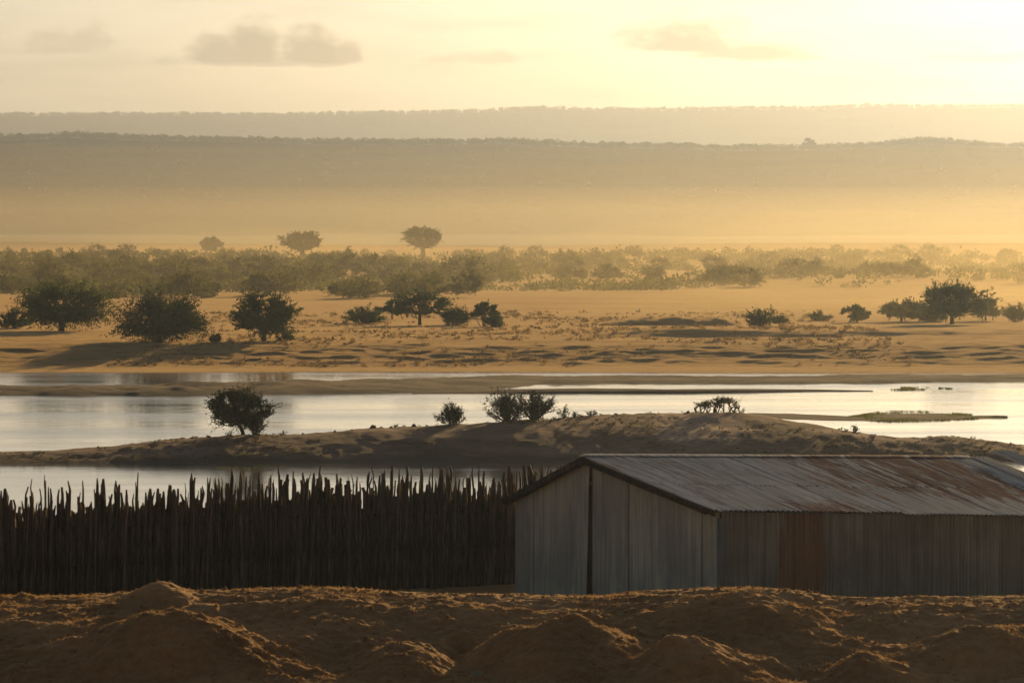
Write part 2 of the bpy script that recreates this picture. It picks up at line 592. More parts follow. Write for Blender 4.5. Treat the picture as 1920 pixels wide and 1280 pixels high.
# ------------------------------------------------------------------ terrain
CREST = np.array([(-400, 1116), (0, 1119), (120, 1118), (230, 1114), (400, 1108), (520, 1105), (640, 1104), (720, 1110), (850, 1114),
                  (960, 1116), (1100, 1119), (1180, 1113), (1330, 1104), (1410, 1103), (1500, 1109), (1570, 1119), (1700, 1121), (1920, 1120), (2400, 1112)], float)
D_CREST = 137.0


def face_z(D):
    """the slope below the crest without heaps, facing the camera"""
    return np.interp(D, [112, 125, 128.5, 132, 135.3, 137], [1.4, 2.75, 3.15, 3.72, 4.28, 4.49])


def near_z(X, D):
    X = np.asarray(X, float); D = np.asarray(D, float)
    px = 960 + X / np.maximum(D, 60) * F
    zc = CAM_Z - (np.interp(px, CREST[:, 0], CREST[:, 1]) + 1 - YH) / F * D_CREST
    z = np.interp(D, [-80, 0, 40, 95, 112, 127], [12.0, 12.3, 9.0, 2.4, 1.4, 2.95])
    front = face_z(D) + (zc - 4.49) * sstep(D, 130, D_CREST)
    # the left hand side is flatter, lit and rippled
    lf = 1 - sstep(px, 60, 420)
    front = front + lf * 0.30 * np.exp(-((D - 133.5) / 2.2) ** 2)
    back = zc + (3.25 - zc) * sstep(D, D_CREST, 145.5)
    bank = np.interp(D, [145.5, 166, 205, 225, 260], [3.25, 3.2, 0.3, -0.5, -0.8])
    z = np.where(D >= 127, np.where(D < D_CREST, front, np.where(D < 145.5, back, bank)), z)
    # heaps: px and row of the top, D, half widths left / right / towards the camera / away, sharpness
    for (hx, hy, hd, wl, wr, wn_, wf, p) in HEAPS:
        cx = (hx - 960) / F * hd
        ztop = CAM_Z - (hy - YH) / F * hd
        h = float(ztop - face_z(hd))
        wob = 0.35 * fbm(X * 0.9 + hx, D * 0.9, 4)
        dx = (X - cx) / np.where(X < cx, wl, wr)
        dy = (D - hd) / np.where(D < hd, wn_, wf)
        r = np.sqrt(dx * dx + dy * dy) * (1 + wob)
        if p > 1:
            z = z + h * np.clip(1 - r, 0, 1) ** p
        else:
            z = z + h * (1 - sstep(r, 0, 1))
    vis = sstep(D, 120, 127) * (1 - sstep(D, 150, 170))
    rough = 1 - 0.75 * sstep(D, 135.3, 136.8)
    z = z + vis * rough * (0.20 * fbm(X * 0.55, D * 0.6, 3) + 0.14 * fbm(X * 1.5 + 9, D * 1.9, 4, 0.62))
    z = z + vis * (0.06 * fbm(X * 4.5, D * 5.5, 4, 0.65) + 0.06 * np.maximum(0, fbm(X * 7 + 3, D * 7, 2) - .12))
    z = z + (1 - vis) * 0.3 * fbm(X * 0.1, D * 0.1, 3)
    # dark hole, runnel and hollow among the middle heaps
    for (hx, hd, w1, w2, dp) in [(880, 132.6, .55, .45, .38), (860, 131.4, .22, .9, .25), (900, 130.0, .25, .9, .25), (660, 130.6, .9, 1.2, .35)]:
        z = z - dp * np.exp(-(((X - (hx - 960) / F * hd) / w1) ** 2 + ((D - hd) / w2) ** 2))
    return z


HEAPS = [(302, 1100, 136.4, 1.15, 0.95, 1.4, 1.4, 1), (340, 1143, 131.0, 3.6, 2.8, 4.0, 2.2, 1), (1040, 1160, 130.8, 2.6, 3.1, 3.0, 1.8, 1),
         (1270, 1192, 129.6, 1.2, 3.2, 2.4, 1.4, 1), (1410, 1128, 134.4, 3.6, 2.4, 4.0, 1.8, 1), (1610, 1220, 128.8, 1.3, 2.6, 2.0, 1.4, 1),
         (740, 1196, 130.4, 2.0, 1.6, 2.4, 1.8, 1), (40, 1112, 137.0, 0.3, 0.4, .6, .5, 1), (1850, 1174, 131.2, 2.6, 3.0, 2.6, 1.8, 1)]

ys = np.concatenate([np.linspace(-80, 125, 40), np.arange(126, 138, 0.055), np.arange(138, 139, .15), np.arange(139.2, 150, 0.4), np.linspace(151, 262, 60)])
xs = np.concatenate([np.linspace(-160, -17, 30), np.arange(-16, 16, 0.07), np.linspace(17, 160, 30)])
GX, GY = np.meshgrid(xs, ys)
obj('ground', grid_mesh('ground', GX, GY, near_z(GX, GY)), M['near_soil'], kind='structure',
    label='brown churned earth in heaps in front of the fence and shed')

# river: one sheet
wx = np.linspace(-2400, 2400, 41); wy = np.linspace(165, 600, 21)
GX, GY = np.meshgrid(wx, wy)
obj('river', grid_mesh('river', GX, GY, GX * 0), M['water'], kind='structure', label='pale shining river water')


def plain_z(X, D):
    X = np.asarray(X, float); D = np.asarray(D, float)
    px = 960 + X / D * F
    sh = 6.0 * fbm(X * 0.02, D * 0.004, 3)          # the shoreline wanders
    d = D + sh
    z = np.interp(d, [455, 468, 472, 481, 498, 505, 700, 1200, 1550, 1750, 2300, 3000], [-0.8, -0.25, 0.02, 0.35, 1.6, 1.7, 1.7, 2.0, 2.6, -2.0, 1.0, 5.0])
    rough = sstep(d, 474, 486)
    z = z + rough * (0.19 * fbm(X * 0.05, D * 0.16, 4, 0.62) + (0.12 + 0.2 * (1 - sstep(d, 492, 502))) * fbm(X * 0.35, D * 0.6, 3))
    far = sstep(D, 650, 900)
    z = z + far * 2.2 * fbm(X * 0.012, D * 0.008, 3)
    # a low step to the right
    st = sstep(px, 1050, 1250)
    z = z + st * 0.55 * sstep(d, 521, 525) * (1 - sstep(d, 528, 560))
    return z


def place(px, py, zoff=0.0):
    """ground point of the far plain under a pixel"""
    D = 550.0
    for _ in range(40):
        z = float(plain_z((px - 960) / F * D, D))
        D2 = (CAM_Z - z) * F / (py - YH)
        D = 0.5 * D + 0.5 * D2
    X = (px - 960) / F * D
    return np.array([X, D, float(plain_z(X, D)) + zoff])


ys = np.concatenate([np.arange(455, 545, 0.35), np.geomspace(546, 1800, 230), np.linspace(1830, 7000, 40)])
t = np.concatenate([np.linspace(-2600, -75, 40), np.arange(-72, 72.1, 0.45), np.linspace(75, 2600, 40)])
GX, GY = np.meshgrid(t, ys)
obj('plain', grid_mesh('plain', GX, GY, plain_z(GX, GY)), M['plain'], kind='structure', label='dusty golden plain beyond the river')


def bank_strip(name, pts, crest, mat, nx=240, ny=22, rough=0.1, seed=0, sub=0.25, label='', pmax=0.55):
    """land lying in the river: pts = (px, row of far edge, row of near edge), crest = height above water by px"""
    a = np.array(pts, float)
    px = np.linspace(a[0, 0], a[-1, 0], nx)
    yf = np.interp(px, a[:, 0], a[:, 1]); yn = np.interp(px, a[:, 0], a[:, 2])
    Df = CAM_Z * F / (yf - YH); Dn = CAM_Z * F / (yn - YH)
    c = np.array(crest, float)
    h = np.interp(px, c[:, 0], c[:, 1])
    u = np.linspace(0, 1, ny)
    D = Dn[None] + (Df - Dn)[None] * u[:, None]
    X = (px[None] - 960) / F * D
    prof = np.where(u < pmax, np.sin(u / pmax * math.pi / 2), np.cos((u - pmax) / (1 - pmax) * math.pi / 2))[:, None]
    edge = np.minimum(1, np.minimum(u, 1 - u) * 6)[:, None]
    Z = h[None] * prof + edge * rough * (fbm(X * 0.25 + seed, D * 0.3, 4, 0.6) + 0.2) * np.minimum(1, h[None] + 0.15) - sub * (1 - edge)
    Z[:, 0] -= 0.2; Z[:, -1] -= 0.2
    return obj(name, grid_mesh(name, X, D, Z), mat, kind='structure', label=label)


# the long island: crest rows measured on the skyline of the bank
ISLAND_TOP = np.array([(-250, 857), (0, 850), (110, 846), (200, 840), (300, 826), (380, 820), (440, 816), (560, 814), (640, 808), (700, 802), (850, 796), (930, 791),
                       (1000, 786), (1100, 780), (1180, 776), (1290, 772), (1390, 773), (1440, 781), (1490, 790), (1540, 798), (1600, 810), (1650, 817),
                       (1690, 822), (1730, 821), (1770, 817), (1800, 819), (1850, 826), (1920, 835), (2050, 845), (2200, 856)], float)
ISLAND_NEAR = np.array([(-250, 866), (0, 868), (300, 868), (700, 867), (1100, 866), (1500, 866), (1920, 864), (2200, 866)], float)


def island_crest(px):
    """(D, z) of the crest"""
    y = np.interp(px, ISLAND_TOP[:, 0], ISLAND_TOP[:, 1])
    yn = np.interp(px, ISLAND_NEAR[:, 0], ISLAND_NEAR[:, 1])
    Dn = CAM_Z * F / (yn - YH)
    # slope of the bank about 9 degrees: solve for the crest distance
    D = Dn + 4.0
    for _ in range(30):
        z = CAM_Z - (y - YH) / F * D
        D = 0.6 * D + 0.4 * (Dn + 1.5 + np.maximum(z, 0.05) / 0.17)
    return D, np.maximum(CAM_Z - (y - YH) / F * D, 0.06), Dn


px = np.linspace(-250, 2200, 620)
cD, cz, cn = island_crest(px)
rows = []
us = np.concatenate([np.linspace(-0.15, 1, 30), np.linspace(1.06, 2.2, 14)])
for u in us:
    D = np.where(u <= 1, cn + (cD - cn) * u, cD + (u - 1) * 9.0)
    prof = np.where(u <= 1, np.sin(np.clip(u, -0.15, 1) * math.pi / 2) ** 1.0, np.cos(np.clip(u - 1, 0, 1.2) * math.pi / 2))
    X = (px - 960) / F * D
    edge = np.clip(min(u, 2 - u) * 4, 0, 1)
    top = math.exp(-((u - 1) / 0.10) ** 2)
    Z = cz * prof + edge * np.minimum(1, cz + 0.2) * (0.15 * fbm(X * 0.22, D * 0.35, 3, 0.5) * (1 - top) + 0.09 * fbm(X * 1.3, D * 0.8, 3, 0.6))
    # a scar of loose sand below the summit
    scar = np.exp(-(((px - 1310 + 60 * (u - .7)) / 95) ** 2)) * math.exp(-((u - 0.72) / 0.2) ** 2)
    Z = Z - 0.25 * scar
    rows.append(np.stack([X, D, Z], -1))
G = np.array(rows)
obj('island', grid_mesh('island', G[..., 0], G[..., 1], G[..., 2]), M['island_soil'], kind='structure', label='low brown sandy island lying along the river')


def island_point(px, du=0.0):
    D, z, n = island_crest(np.array(float(px)))
    D = float(D); z = float(z)
    return np.array([(px - 960) / F * D, D - du, z - 0.03 - du * 0.1])


bank_strip('sandbar', [(-400, 727, 744), (0, 727, 743), (250, 726, 743), (420, 724, 742), (600, 719, 741), (720, 713, 740), (800, 709, 739), (880, 706, 737), (960, 703, 730), (1010, 704, 722),
                       (1200, 705, 721), (1420, 706, 722), (1600, 706, 721), (1750, 705, 718), (2300, 703, 717)],
           [(-400, .3), (0, .34), (500, .45), (700, .34), (900, .2), (1100, .2), (1500, .22), (2300, .2)], M['bar_soil'], nx=420, ny=40, rough=0.55, seed=3, label='long brown sandbar near the far shore')
bank_strip('sandbar', [(770, 737, 738.5), (900, 732, 737.5), (1000, 733, 737), (1100, 732, 736.5), (1250, 734, 736.5), (1400, 732.5, 735.5), (1520, 731.5, 734), (1640, 733, 733.6)],
           [(770, .05), (900, .2), (1100, .25), (1400, .2), (1640, .04)], M['bar_soil'], rough=0.06, seed=8, sub=0.08, label='thin sand spit in the middle of the bright water')
bank_strip('mud_flat', [(1400, 775, 781), (1480, 775, 787), (1560, 778, 790), (1620, 781, 790), (1680, 789, 791)],
           [(1400, .10), (1500, .10), (1600, .08), (1680, .03)], M['bar_soil'], rough=0.16, seed=11, sub=0.06, label='streaked mud flat right of the island summit')

# ------------------------------------------------------------------ hills
RIDGE1 = np.array([(-900, 268), (-300, 262), (0, 264), (150, 258), (220, 262), (350, 265), (450, 266), (600, 271), (800, 272), (950, 270), (1100, 277), (1250, 279), (1400, 282),
                   (1560, 281), (1650, 277), (1710, 269), (1760, 270), (1830, 277), (1920, 278), (2300, 270), (2900, 276)], float)
RIDGE2 = np.array([(-900, 222), (0, 219), (300, 219), (520, 220), (700, 216), (900, 213), (1000, 207), (1060, 208), (1120, 211), (1280, 210), (1400, 207), (1540, 207), (1620, 202), (1720, 204), (1920, 202), (2900, 210)], float)


def hill_z(X, D, ridge, dc, d0, z0):
    px = 960 + X / dc * F
    zc = CAM_Z + (YH - np.interp(px, ridge[:, 0], ridge[:, 1])) / F * dc
    r = sstep(D, d0, dc) ** 1.15
    z = z0 + (zc - z0) * np.where(D <= dc, r, 1 - 0.5 * sstep(D, dc, dc + 900))
    return z + (zc * 0.10) * fbm(X * 0.006, D * 0.004, 4) * (np.clip((dc - D) / 300, 0, 1) * r)


D1, D2 = 2900.0, 5200.0
hill_objs = []
for nm, ridge, dc, d0, z0, dx, lab in (('hill', RIDGE1, D1, 2150.0, -3.0, 6.0, 'nearer long scrubby hill ridge veiled in dust'),
                                       ('hill', RIDGE2, D2, 3900.0, -3.0, 10.0, 'far pale plateau ridge under the sky')):
    t = np.concatenate([np.linspace(-2500, -dc * 0.11, 30), np.arange(-dc * 0.108, dc * 0.108, dx), np.linspace(dc * 0.11, 2500, 30)])
    ys = np.concatenate([np.linspace(d0 - 150, dc, 46), np.linspace(dc + 20, dc + 1000, 12)])
    GX, GY = np.meshgrid(t, ys)
    obj(nm, grid_mesh(nm, GX, GY, hill_z(GX, GY, ridge, dc, d0, z0)), M['hill'], kind='structure', label=lab)


def scrub_mass(name, seed, ridge, dc, d0, z0, n, hgt, label):
    rng = RS(seed)
    k = 46
    half = dc * 0.112
    X = rng.uniform(-half, half, n)
    D = np.where(rng.rand(n) < 0.9, dc - rng.uniform(-6, 40, n), dc - rng.uniform(20, 420, n))
    Z = hill_z(X, D, ridge, dc, d0, z0)
    H = hgt * np.clip(rng.lognormal(0, 0.3, n), .5, 1.7)
    W = H * rng.uniform(0.9, 1.7, n)
    b = MB()
    dirs = rng.normal(size=(n, k, 3)); dirs /= np.linalg.norm(dirs, axis=2, keepdims=True)
    rad = rng.uniform(0.3, 1, (n, k, 1)) ** 0.5
    c = dirs * rad * np.stack([W / 2, W / 2, H * 0.45], -1)[:, None] + np.stack([X, D, Z + H * 0.5], -1)[:, None]
    b.leaves(c.reshape(-1, 3), (dirs + rng.normal(size=dirs.shape) * 0.6).reshape(-1, 3), np.repeat(H * 0.30, k), 0.7, rng)
    return obj(name, b.build(name), M['leaf_dark'], kind='stuff', label=label, category='scrub')


scrub_mass('hillside_scrub', 5, RIDGE1, D1, 2150.0, -3.0, 2600, 2.2, 'dark bushes fringing the nearer hill ridge')
scrub_mass('hillside_scrub', 6, RIDGE2, D2, 3900.0, -3.0, 2400, 2.8, 'faint bushes fringing the far plateau ridge')

# ------------------------------------------------------------------ plants


def crown_tree(seed, W, H, trunk_h, n_clump=34, sprays=16, per=9, leaf=0.17, flat=0.55, spread=0.16, trunk_r=0.16, lean=0.0, up=0.6, bare=0.0, low=0.25, stems=1):
    """returns (trunk mesh, crown mesh): limbs run from the trunk out to clumps of leafy sprays"""
    rng = RS(seed)
    tb, cb = MB(), MB()
    cz = trunk_h + (H - trunk_h) * flat * 0.55
    rz_up = H - cz; rz_dn = cz - trunk_h * (1 - low)
    ph = rng.uniform(0, 6.28, 4)
    fork = np.array([lean * 0.35 * W, 0, trunk_h])
    if stems == 1:
        tb.tube([(0, 0, -0.4), (lean * 0.08 * W, 0, trunk_h * 0.3), (lean * .2 * W, 0.02, trunk_h * 0.7), fork], [trunk_r * 1.5, trunk_r * 1.1, trunk_r, trunk_r * 0.9], 7)
    for i in range(n_clump):
        th = (i + rng.uniform(-.4, .4)) * 2.399963
        v = rng.uniform(-1, 1)
        s = math.sqrt(1 - v * v * 0.92)
        rr = rng.uniform(0.45, 1.0) ** 0.6
        wob = 1 + 0.17 * math.sin(2 * th + ph[0]) + 0.13 * math.sin(3 * th + ph[1]) + 0.12 * math.sin(5 * th + ph[2])
        c = np.array([math.cos(th) * s * rr * wob * W * 0.40 + lean * W * 0.3, math.sin(th) * s * rr * wob * W * 0.40,
                      cz + (rz_up * 0.82 if v > 0 else rz_dn * 0.8) * v * rr])
        base = fork if stems == 1 else np.array([rng.uniform(-.1, .1) * W, rng.uniform(-.1, .1) * W, -0.2])
        mid = base * 0.5 + c * 0.5 + np.array([rng.normal() * .05 * W, rng.normal() * .05 * W, -0.10 * H + rng.normal() * .03 * H])
        if stems == 1:
            mid[2] = max(mid[2], base[2] * 0.9)
        q = [base * (1 - t) ** 2 + 2 * mid * t * (1 - t) + c * t * t for t in np.linspace(0, 1, 5)]
        r0 = trunk_r * rng.uniform(0.28, 0.5)
        tb.tube(q, np.linspace(r0, r0 * 0.25, 5), 4)
        if rng.rand() < bare:
            continue
        out = c - np.array([0, 0, cz * 0.75]); out /= np.linalg.norm(out)
        rc = spread * W * rng.uniform(0.7, 1.35)
        for j in range(sprays):
            d = out * 0.7 + rng.normal(size=3) * 0.75 + np.array([0, 0, up])
            d[2] *= 0.6
            d /= np.linalg.norm(d)
            o = c + rng.normal(size=3) * rc * np.array([.32, .32, .2])
            L = rc * rng.uniform(0.5, 1.15)
            t = rng.rand(per, 1) ** 0.8
            pts = o + d * L * t + rng.normal(size=(per, 3)) * L * 0.06
            cb.leaves(pts, d + rng.normal(size=(per, 3)) * 0.55, leaf * rng.uniform(0.7, 1.3, per), 0.5, rng)
    return tb.build('trunk', True), cb.build('crown')


def radial_bush(seed, W, H, n=26, leaf=0.10, per=26, lean=0.0, sub=3, arch=0.35, r=0.03, start=0.3, xscale=1.0):
    """stems springing from the base, forking into leafy twigs"""
    rng = RS(seed)
    tb, cb = MB(), MB()
    for i in range(n):
        th = rng.uniform(0, 6.283)
        tilt = rng.uniform(0.05, 1.0) ** 0.7
        e = np.array([math.cos(th) * tilt * W * 0.5 * xscale + lean * W * 0.35, math.sin(th) * tilt * W * 0.45, H * math.sqrt(max(0.04, 1 - (tilt * 0.93) ** 2)) * rng.uniform(0.72, 1.02)])
        b = np.array([rng.normal() * 0.03 * W, rng.normal() * .03 * W, -0.15])
        mid = b * 0.5 + e * 0.5 + np.array([0, 0, H * arch * rng.uniform(-.2, .6) * tilt]) + rng.normal(size=3) * 0.05 * W
        q = np.array([b * (1 - t) ** 2 + 2 * mid * t * (1 - t) + e * t * t for t in np.linspace(0, 1, 7)])
        tb.tube(q, np.linspace(r, r * 0.3, 7), 4)
        twigs = [q[2:]]
        for k in range(sub):
            a = q[rng.randint(2, 6)]
            d = (q[-1] - q[2]); d = d / np.linalg.norm(d) + rng.normal(size=3) * 0.6 + np.array([0, 0, 0.25])
            L = rng.uniform(0.12, 0.3) * H
            w = np.array([a + d * L * t for t in np.linspace(0, 1, 4)])
            w[1:] += rng.normal(size=(3, 3)) * 0.03 * L
            tb.tube(w, np.linspace(r * 0.45, r * 0.15, 4), 3)
            twigs.append(w)
        for w in twigs:
            t = (start + (1 - start) * rng.rand(per)) * (len(w) - 1.001)
            k0 = t.astype(int); fr = (t - k0)[:, None]
            pts = w[k0] * (1 - fr) + w[k0 + 1] * fr + rng.normal(size=(per, 3)) * leaf * 0.55
            d = (w[k0 + 1] - w[k0])
            d = d / np.maximum(1e-6, np.linalg.norm(d, axis=1, keepdims=True)) + rng.normal(size=(per, 3)) * 0.7
            cb.leaves(pts, d, leaf * rng.uniform(0.7, 1.3, per), 0.5, rng)
    return tb.build('trunk', True), cb.build('crown')


def plant(name, meshes, loc, leafmat, label, category, group=None, rotz=0.0, bark='bark'):
    root = obj(name, None, None, None, loc, rotz, label=label, category=category)
    if group:
        root['group'] = group
    obj('trunk', meshes[0], M[bark], root)
    obj('crown', meshes[1], M[leafmat], root)
    return root


def ppm(D):
    return F / D


G1 = 'dark trees and bushes along the far bank'
# px, base row, width px, height px, kind, options, label
FAR = [
    (115, 621, 182, 84, 'tree', dict(trunk_h=.22, flat=.6, n_clump=50), 'broad dark green tree, leftmost full crown of the far bank row'),
    (298, 641, 184, 84, 'tree', dict(trunk_h=.16, flat=.55, n_clump=52, low=.7), 'wide dark tree with crown almost touching ground, second in the far bank row'),
    (495, 639, 128, 90, 'tree', dict(trunk_h=.26, flat=.6, n_clump=42, low=.5), 'rounded dark tree with forked trunk, third from left on the far bank'),
    (28, 615, 95, 36, 'bush', dict(n=30), 'low sunlit bush under the leftmost far bank tree'),
    (535, 638, 40, 18, 'bush', dict(n=12), 'small dark bush at the foot of the forked tree'),
    (400, 641, 36, 14, 'bush', dict(n=10), 'small low bush right of the ground touching tree'),
    (680, 606, 96, 30, 'bush', dict(n=30, arch=.1), 'sprawling low shrub left of the small spreading tree'),
    (735, 598, 50, 34, 'tree', dict(trunk_h=.4, n_clump=14), 'small light crown leaning on the spreading tree'),
    (787, 608, 104, 60, 'tree', dict(trunk_h=.33, flat=.6, n_clump=26, sprays=20), 'small spreading tree with open branches in the middle of the far bank'),
    (851, 609, 64, 32, 'bush', dict(n=26), 'rounded dense bush right of the small spreading tree'),
    (908, 612, 48, 52, 'tree', dict(trunk_h=.3, n_clump=16, stems=3), 'upright leafy shrub at the right end of the middle clump'),
    (930, 613, 52, 24, 'bush', dict(n=20), 'low bush at the foot of the upright shrub'),
    (1425, 614, 66, 40, 'spiky', dict(n=30), 'spiky bush at the right end of the low earth bank'),
    (1462, 606, 40, 14, 'bush', dict(n=12), 'flat bush just right of the spiky bush'),
    (1535, 600, 60, 13, 'bush', dict(n=18), 'very low flat bush between the spiky bush and the right hand trees'),
    (1606, 604, 48, 36, 'tree', dict(trunk_h=.22, n_clump=18, low=.6), 'small round tree standing alone left of the right hand tree group'),
    (1690, 603, 86, 42, 'tree', dict(trunk_h=.28, n_clump=24), 'low spreading tree left of the tallest right hand tree'),
    (1785, 607, 128, 72, 'tree', dict(trunk_h=.28, flat=.6, n_clump=38), 'tallest tree of the right hand group, crown stepped and spiky'),
    (1848, 601, 66, 40, 'tree', dict(trunk_h=.25, n_clump=18), 'small tree tucked right of the tallest right hand tree'),
    (1745, 604, 80, 22, 'bush', dict(n=22), 'undergrowth bush at the foot of the right hand trees'),
    (1905, 603, 70, 32, 'bush', dict(n=26), 'bush at the right edge of the picture on the far bank'),
]
for i, (x, y, w, h, kind, opt, lab) in enumerate(FAR):
    p = place(x, y)
    s = ppm(p[1])
    W, H = w / s, h / s
    if kind == 'tree':
        o = dict(opt); o['trunk_h'] = o['trunk_h'] * H
        o.setdefault('sprays', 30); o.setdefault('up', .3)
        ms = crown_tree(100 + i, W, H, leaf=0.19, per=18, trunk_r=max(.08, .028 * W), **o)
        plant('bank_tree', ms, p, 'leaf_dark', lab, 'tree', G1)
    else:
        o = dict(opt)
        if kind == 'spiky':
            ms = radial_bush(100 + i, W, H, leaf=0.20, per=14, sub=3, arch=.2, r=.045, start=.2, **o)
        else:
            ms = radial_bush(100 + i, W, H, leaf=0.16, per=36, sub=5, r=.03, start=.05, **o)
        plant('bank_bush', ms, p, 'leaf_dark', lab, 'bush', G1)

# low earth bank on the plain
p = place(1250, 608)
s = ppm(p[1])
a = np.linspace(-1, 1, 90); b = np.linspace(-1, 1, 18)
A, B = np.meshgrid(a, b)
prof = np.interp(A, [-1, -.8, -.6, -.2, .3, .75, 1], [0, .35, .62, .95, 1, .8, 0])
hz = prof * np.clip(1 - B * B, 0, 1) ** 0.8 * (17 / s) * (1 + .3 * fbm(A * 9, B * 2, 3)) + 0.05 * fbm(A * 40, B * 8, 2)
obj('earth_bank', grid_mesh('earth_bank', p[0] + A * 145 / s, p[1] + B * 4, p[2] + hz - 0.1), M['plain'], kind='structure', label='low smooth earth bank on the plain')

# umbrella shaped trees on the hazy skyline
for i, (x, y, w, h, lab) in enumerate([(395, 479, 42, 34, 'smallest umbrella tree on the hazy skyline, farthest left'),
                                       (567, 482, 74, 49, 'middle umbrella tree on the hazy skyline with forked trunk'),
                                       (793, 482, 84, 57, 'largest umbrella tree on the hazy skyline with domed crown')]):
    p = place(x, y)
    s = ppm(p[1])
    ms = crown_tree(300 + i, w / s * 1.02, h / s, h / s * 0.30, n_clump=80, sprays=16, per=12, leaf=0.34, flat=0.9, spread=0.10, trunk_r=0.5 if i else .25, low=0.25, up=.2)
    plant('umbrella_tree', ms, p, 'leaf_dark', lab, 'tree', 'umbrella trees on the skyline')

# lone tree on the nearer ridge
X = (1516 - 960) / F * D1
ms = crown_tree(320, 8.5, 6.0, 1.6, n_clump=30, sprays=12, per=8, leaf=0.7, flat=.8, spread=.14, trunk_r=.3, low=0)
plant('ridge_tree', ms, (X, D1, float(hill_z(np.array(X), np.array(D1), RIDGE1, D1, 2150.0, -3.0)) - 0.3), 'leaf_dark', 'single flat topped tree standing on the nearer hill ridge', 'tree')

# scrub on the plain, each bush its own object, eight shapes shared
variants = []
rng = RS(44)
for k in range(8):
    W = [6.5, 5.0, 7.5, 4.2, 8.5, 5.5, 6.0, 3.6][k]; H = [3.4, 3.6, 3.2, 2.4, 3.9, 4.6, 2.6, 2.2][k]
    tm, cm = crown_tree(400 + k, W, H, H * 0.12, n_clump=30, sprays=12, per=9, leaf=0.36, flat=.6, spread=.17, trunk_r=.12, low=1.0)
    cm.materials.append(M['leaf_scrub']); variants.append(cm)
spots = []
for _ in range(6000):
    if len(spots) >= 290:
        break
    x = rng.uniform(-60, 1985)
    y = 474 + 88 * rng.rand() ** 1.15
    dens = float(np.interp(x, [0, 500, 900, 960, 1300, 1500, 1920], [1, 1, .9, .75, .8, .8, .8]))
    lim = float(np.interp(x, [0, 250, 400, 560, 900, 960, 1100, 1400, 1450, 1920], [585, 590, 560, 560, 560, 530, 525, 540, 520, 530]))
    if y > lim or rng.rand() > dens:
        continue
    if abs(x - 395) < 26 and y < 488 or abs(x - 567) < 40 and y < 492 or abs(x - 793) < 50 and y < 494:
        continue
    if any(abs(x - q[0]) < 26 and abs(y - q[1]) < 3 for q in spots):
        continue
    spots.append((x, y))
for (x, y) in spots:
    p = place(x, y)
    k = rng.randint(8)
    o = obj('scrub_bush', variants[k], None, None, p, rng.uniform(0, 6.28))
    sc_ = rng.uniform(0.45, 1.0) * float(np.interp(y, [474, 500, 540], [.62, .85, 1.0]))
    o.scale = (sc_ * rng.uniform(.9, 1.25), sc_ * 1.0, sc_ * rng.uniform(0.8, 1.15))
    third = 'left of the umbrella trees' if x < 395 else 'below the umbrella trees' if x < 900 else 'right of the umbrella trees'
    row = 'on the skyline ' if y < 492 else 'midway in the scrub ' if y < 520 else 'at the scrub front '
    third = row + third
    o['label'] = 'hazy green bush ' + third
    o['category'] = 'bush'
    o['group'] = 'scrub ' + third

# plants on the island
def isl(px, seed, W, H, lab, name='island_bush', du=0.0, cat='bush', mat='leaf_island', **kw):
    p = island_point(px, du)
    plant(name, radial_bush(seed, W, H, **kw), p, mat, lab, cat, 'plants on the river island')


pm = ppm(326.0)
plant('island_bush', crown_tree(501, 112 / pm, 86 / pm, 24 / pm, n_clump=80, sprays=24, per=11, leaf=.11, flat=.7, spread=.14, trunk_r=.10, lean=-.33, up=.55, low=.55), island_point(458), 'leaf_island',
      'largest dark bush on the island, leaning left over the water', 'bush', 'plants on the river island')
isl(478, 502, 46 / pm, 44 / pm, 'low sunlit bush at the right foot of the largest island bush', n=20, leaf=.11, per=16, sub=3, start=.2)
isl(848, 503, 58 / pm, 42 / pm, 'small spiky bush alone between the two larger island bushes', n=40, leaf=.12, per=16, sub=2, arch=.05, r=.025, start=.15)
isl(952, 504, 88 / pm, 54 / pm, 'dense left half of the sprawling island bush pair', n=52, leaf=.11, per=16, sub=4, arch=.3, r=.035, start=.3)
isl(1000, 505, 92 / pm, 52 / pm, 'open twiggy right half of the sprawling island bush pair', n=44, leaf=.10, per=10, sub=5, arch=.3, r=.04, start=.4)
isl(1058, 506, 22 / pm, 22 / pm, 'small upright weed just right of the sprawling island bushes', name='island_weed', cat='weed', n=9, leaf=.10, per=10, sub=2, r=.02, start=.4)
isl(1077, 507, 14 / pm, 12 / pm, 'tiny round weed, middle of the three beside the sprawling bushes', name='island_weed', cat='weed', n=7, leaf=.09, per=9, sub=1, r=.015, start=.3)
isl(1108, 508, 24 / pm, 13 / pm, 'low weed, farthest right of the three beside the sprawling bushes', name='island_weed', cat='weed', n=9, leaf=.09, per=9, sub=2, r=.018, start=.4)
isl(532, 509, 18 / pm, 10 / pm, 'tiny dark weed right of the largest island bush', name='island_weed', cat='weed', n=7, leaf=.08, per=6, sub=1, r=.018, start=.4)
isl(428, 510, 20 / pm, 12 / pm, 'tiny dry weed left of the largest island bush', name='island_weed', cat='weed', n=7, leaf=.08, per=6, sub=1, r=.015, start=.4)
isl(1603, 511, 10 / pm, 14 / pm, 'single dry stalk with a bunched head on the right slope of the island', name='island_weed', cat='weed', mat='leaf_dry', n=6, leaf=.12, per=10, sub=1, r=.012, start=.6)


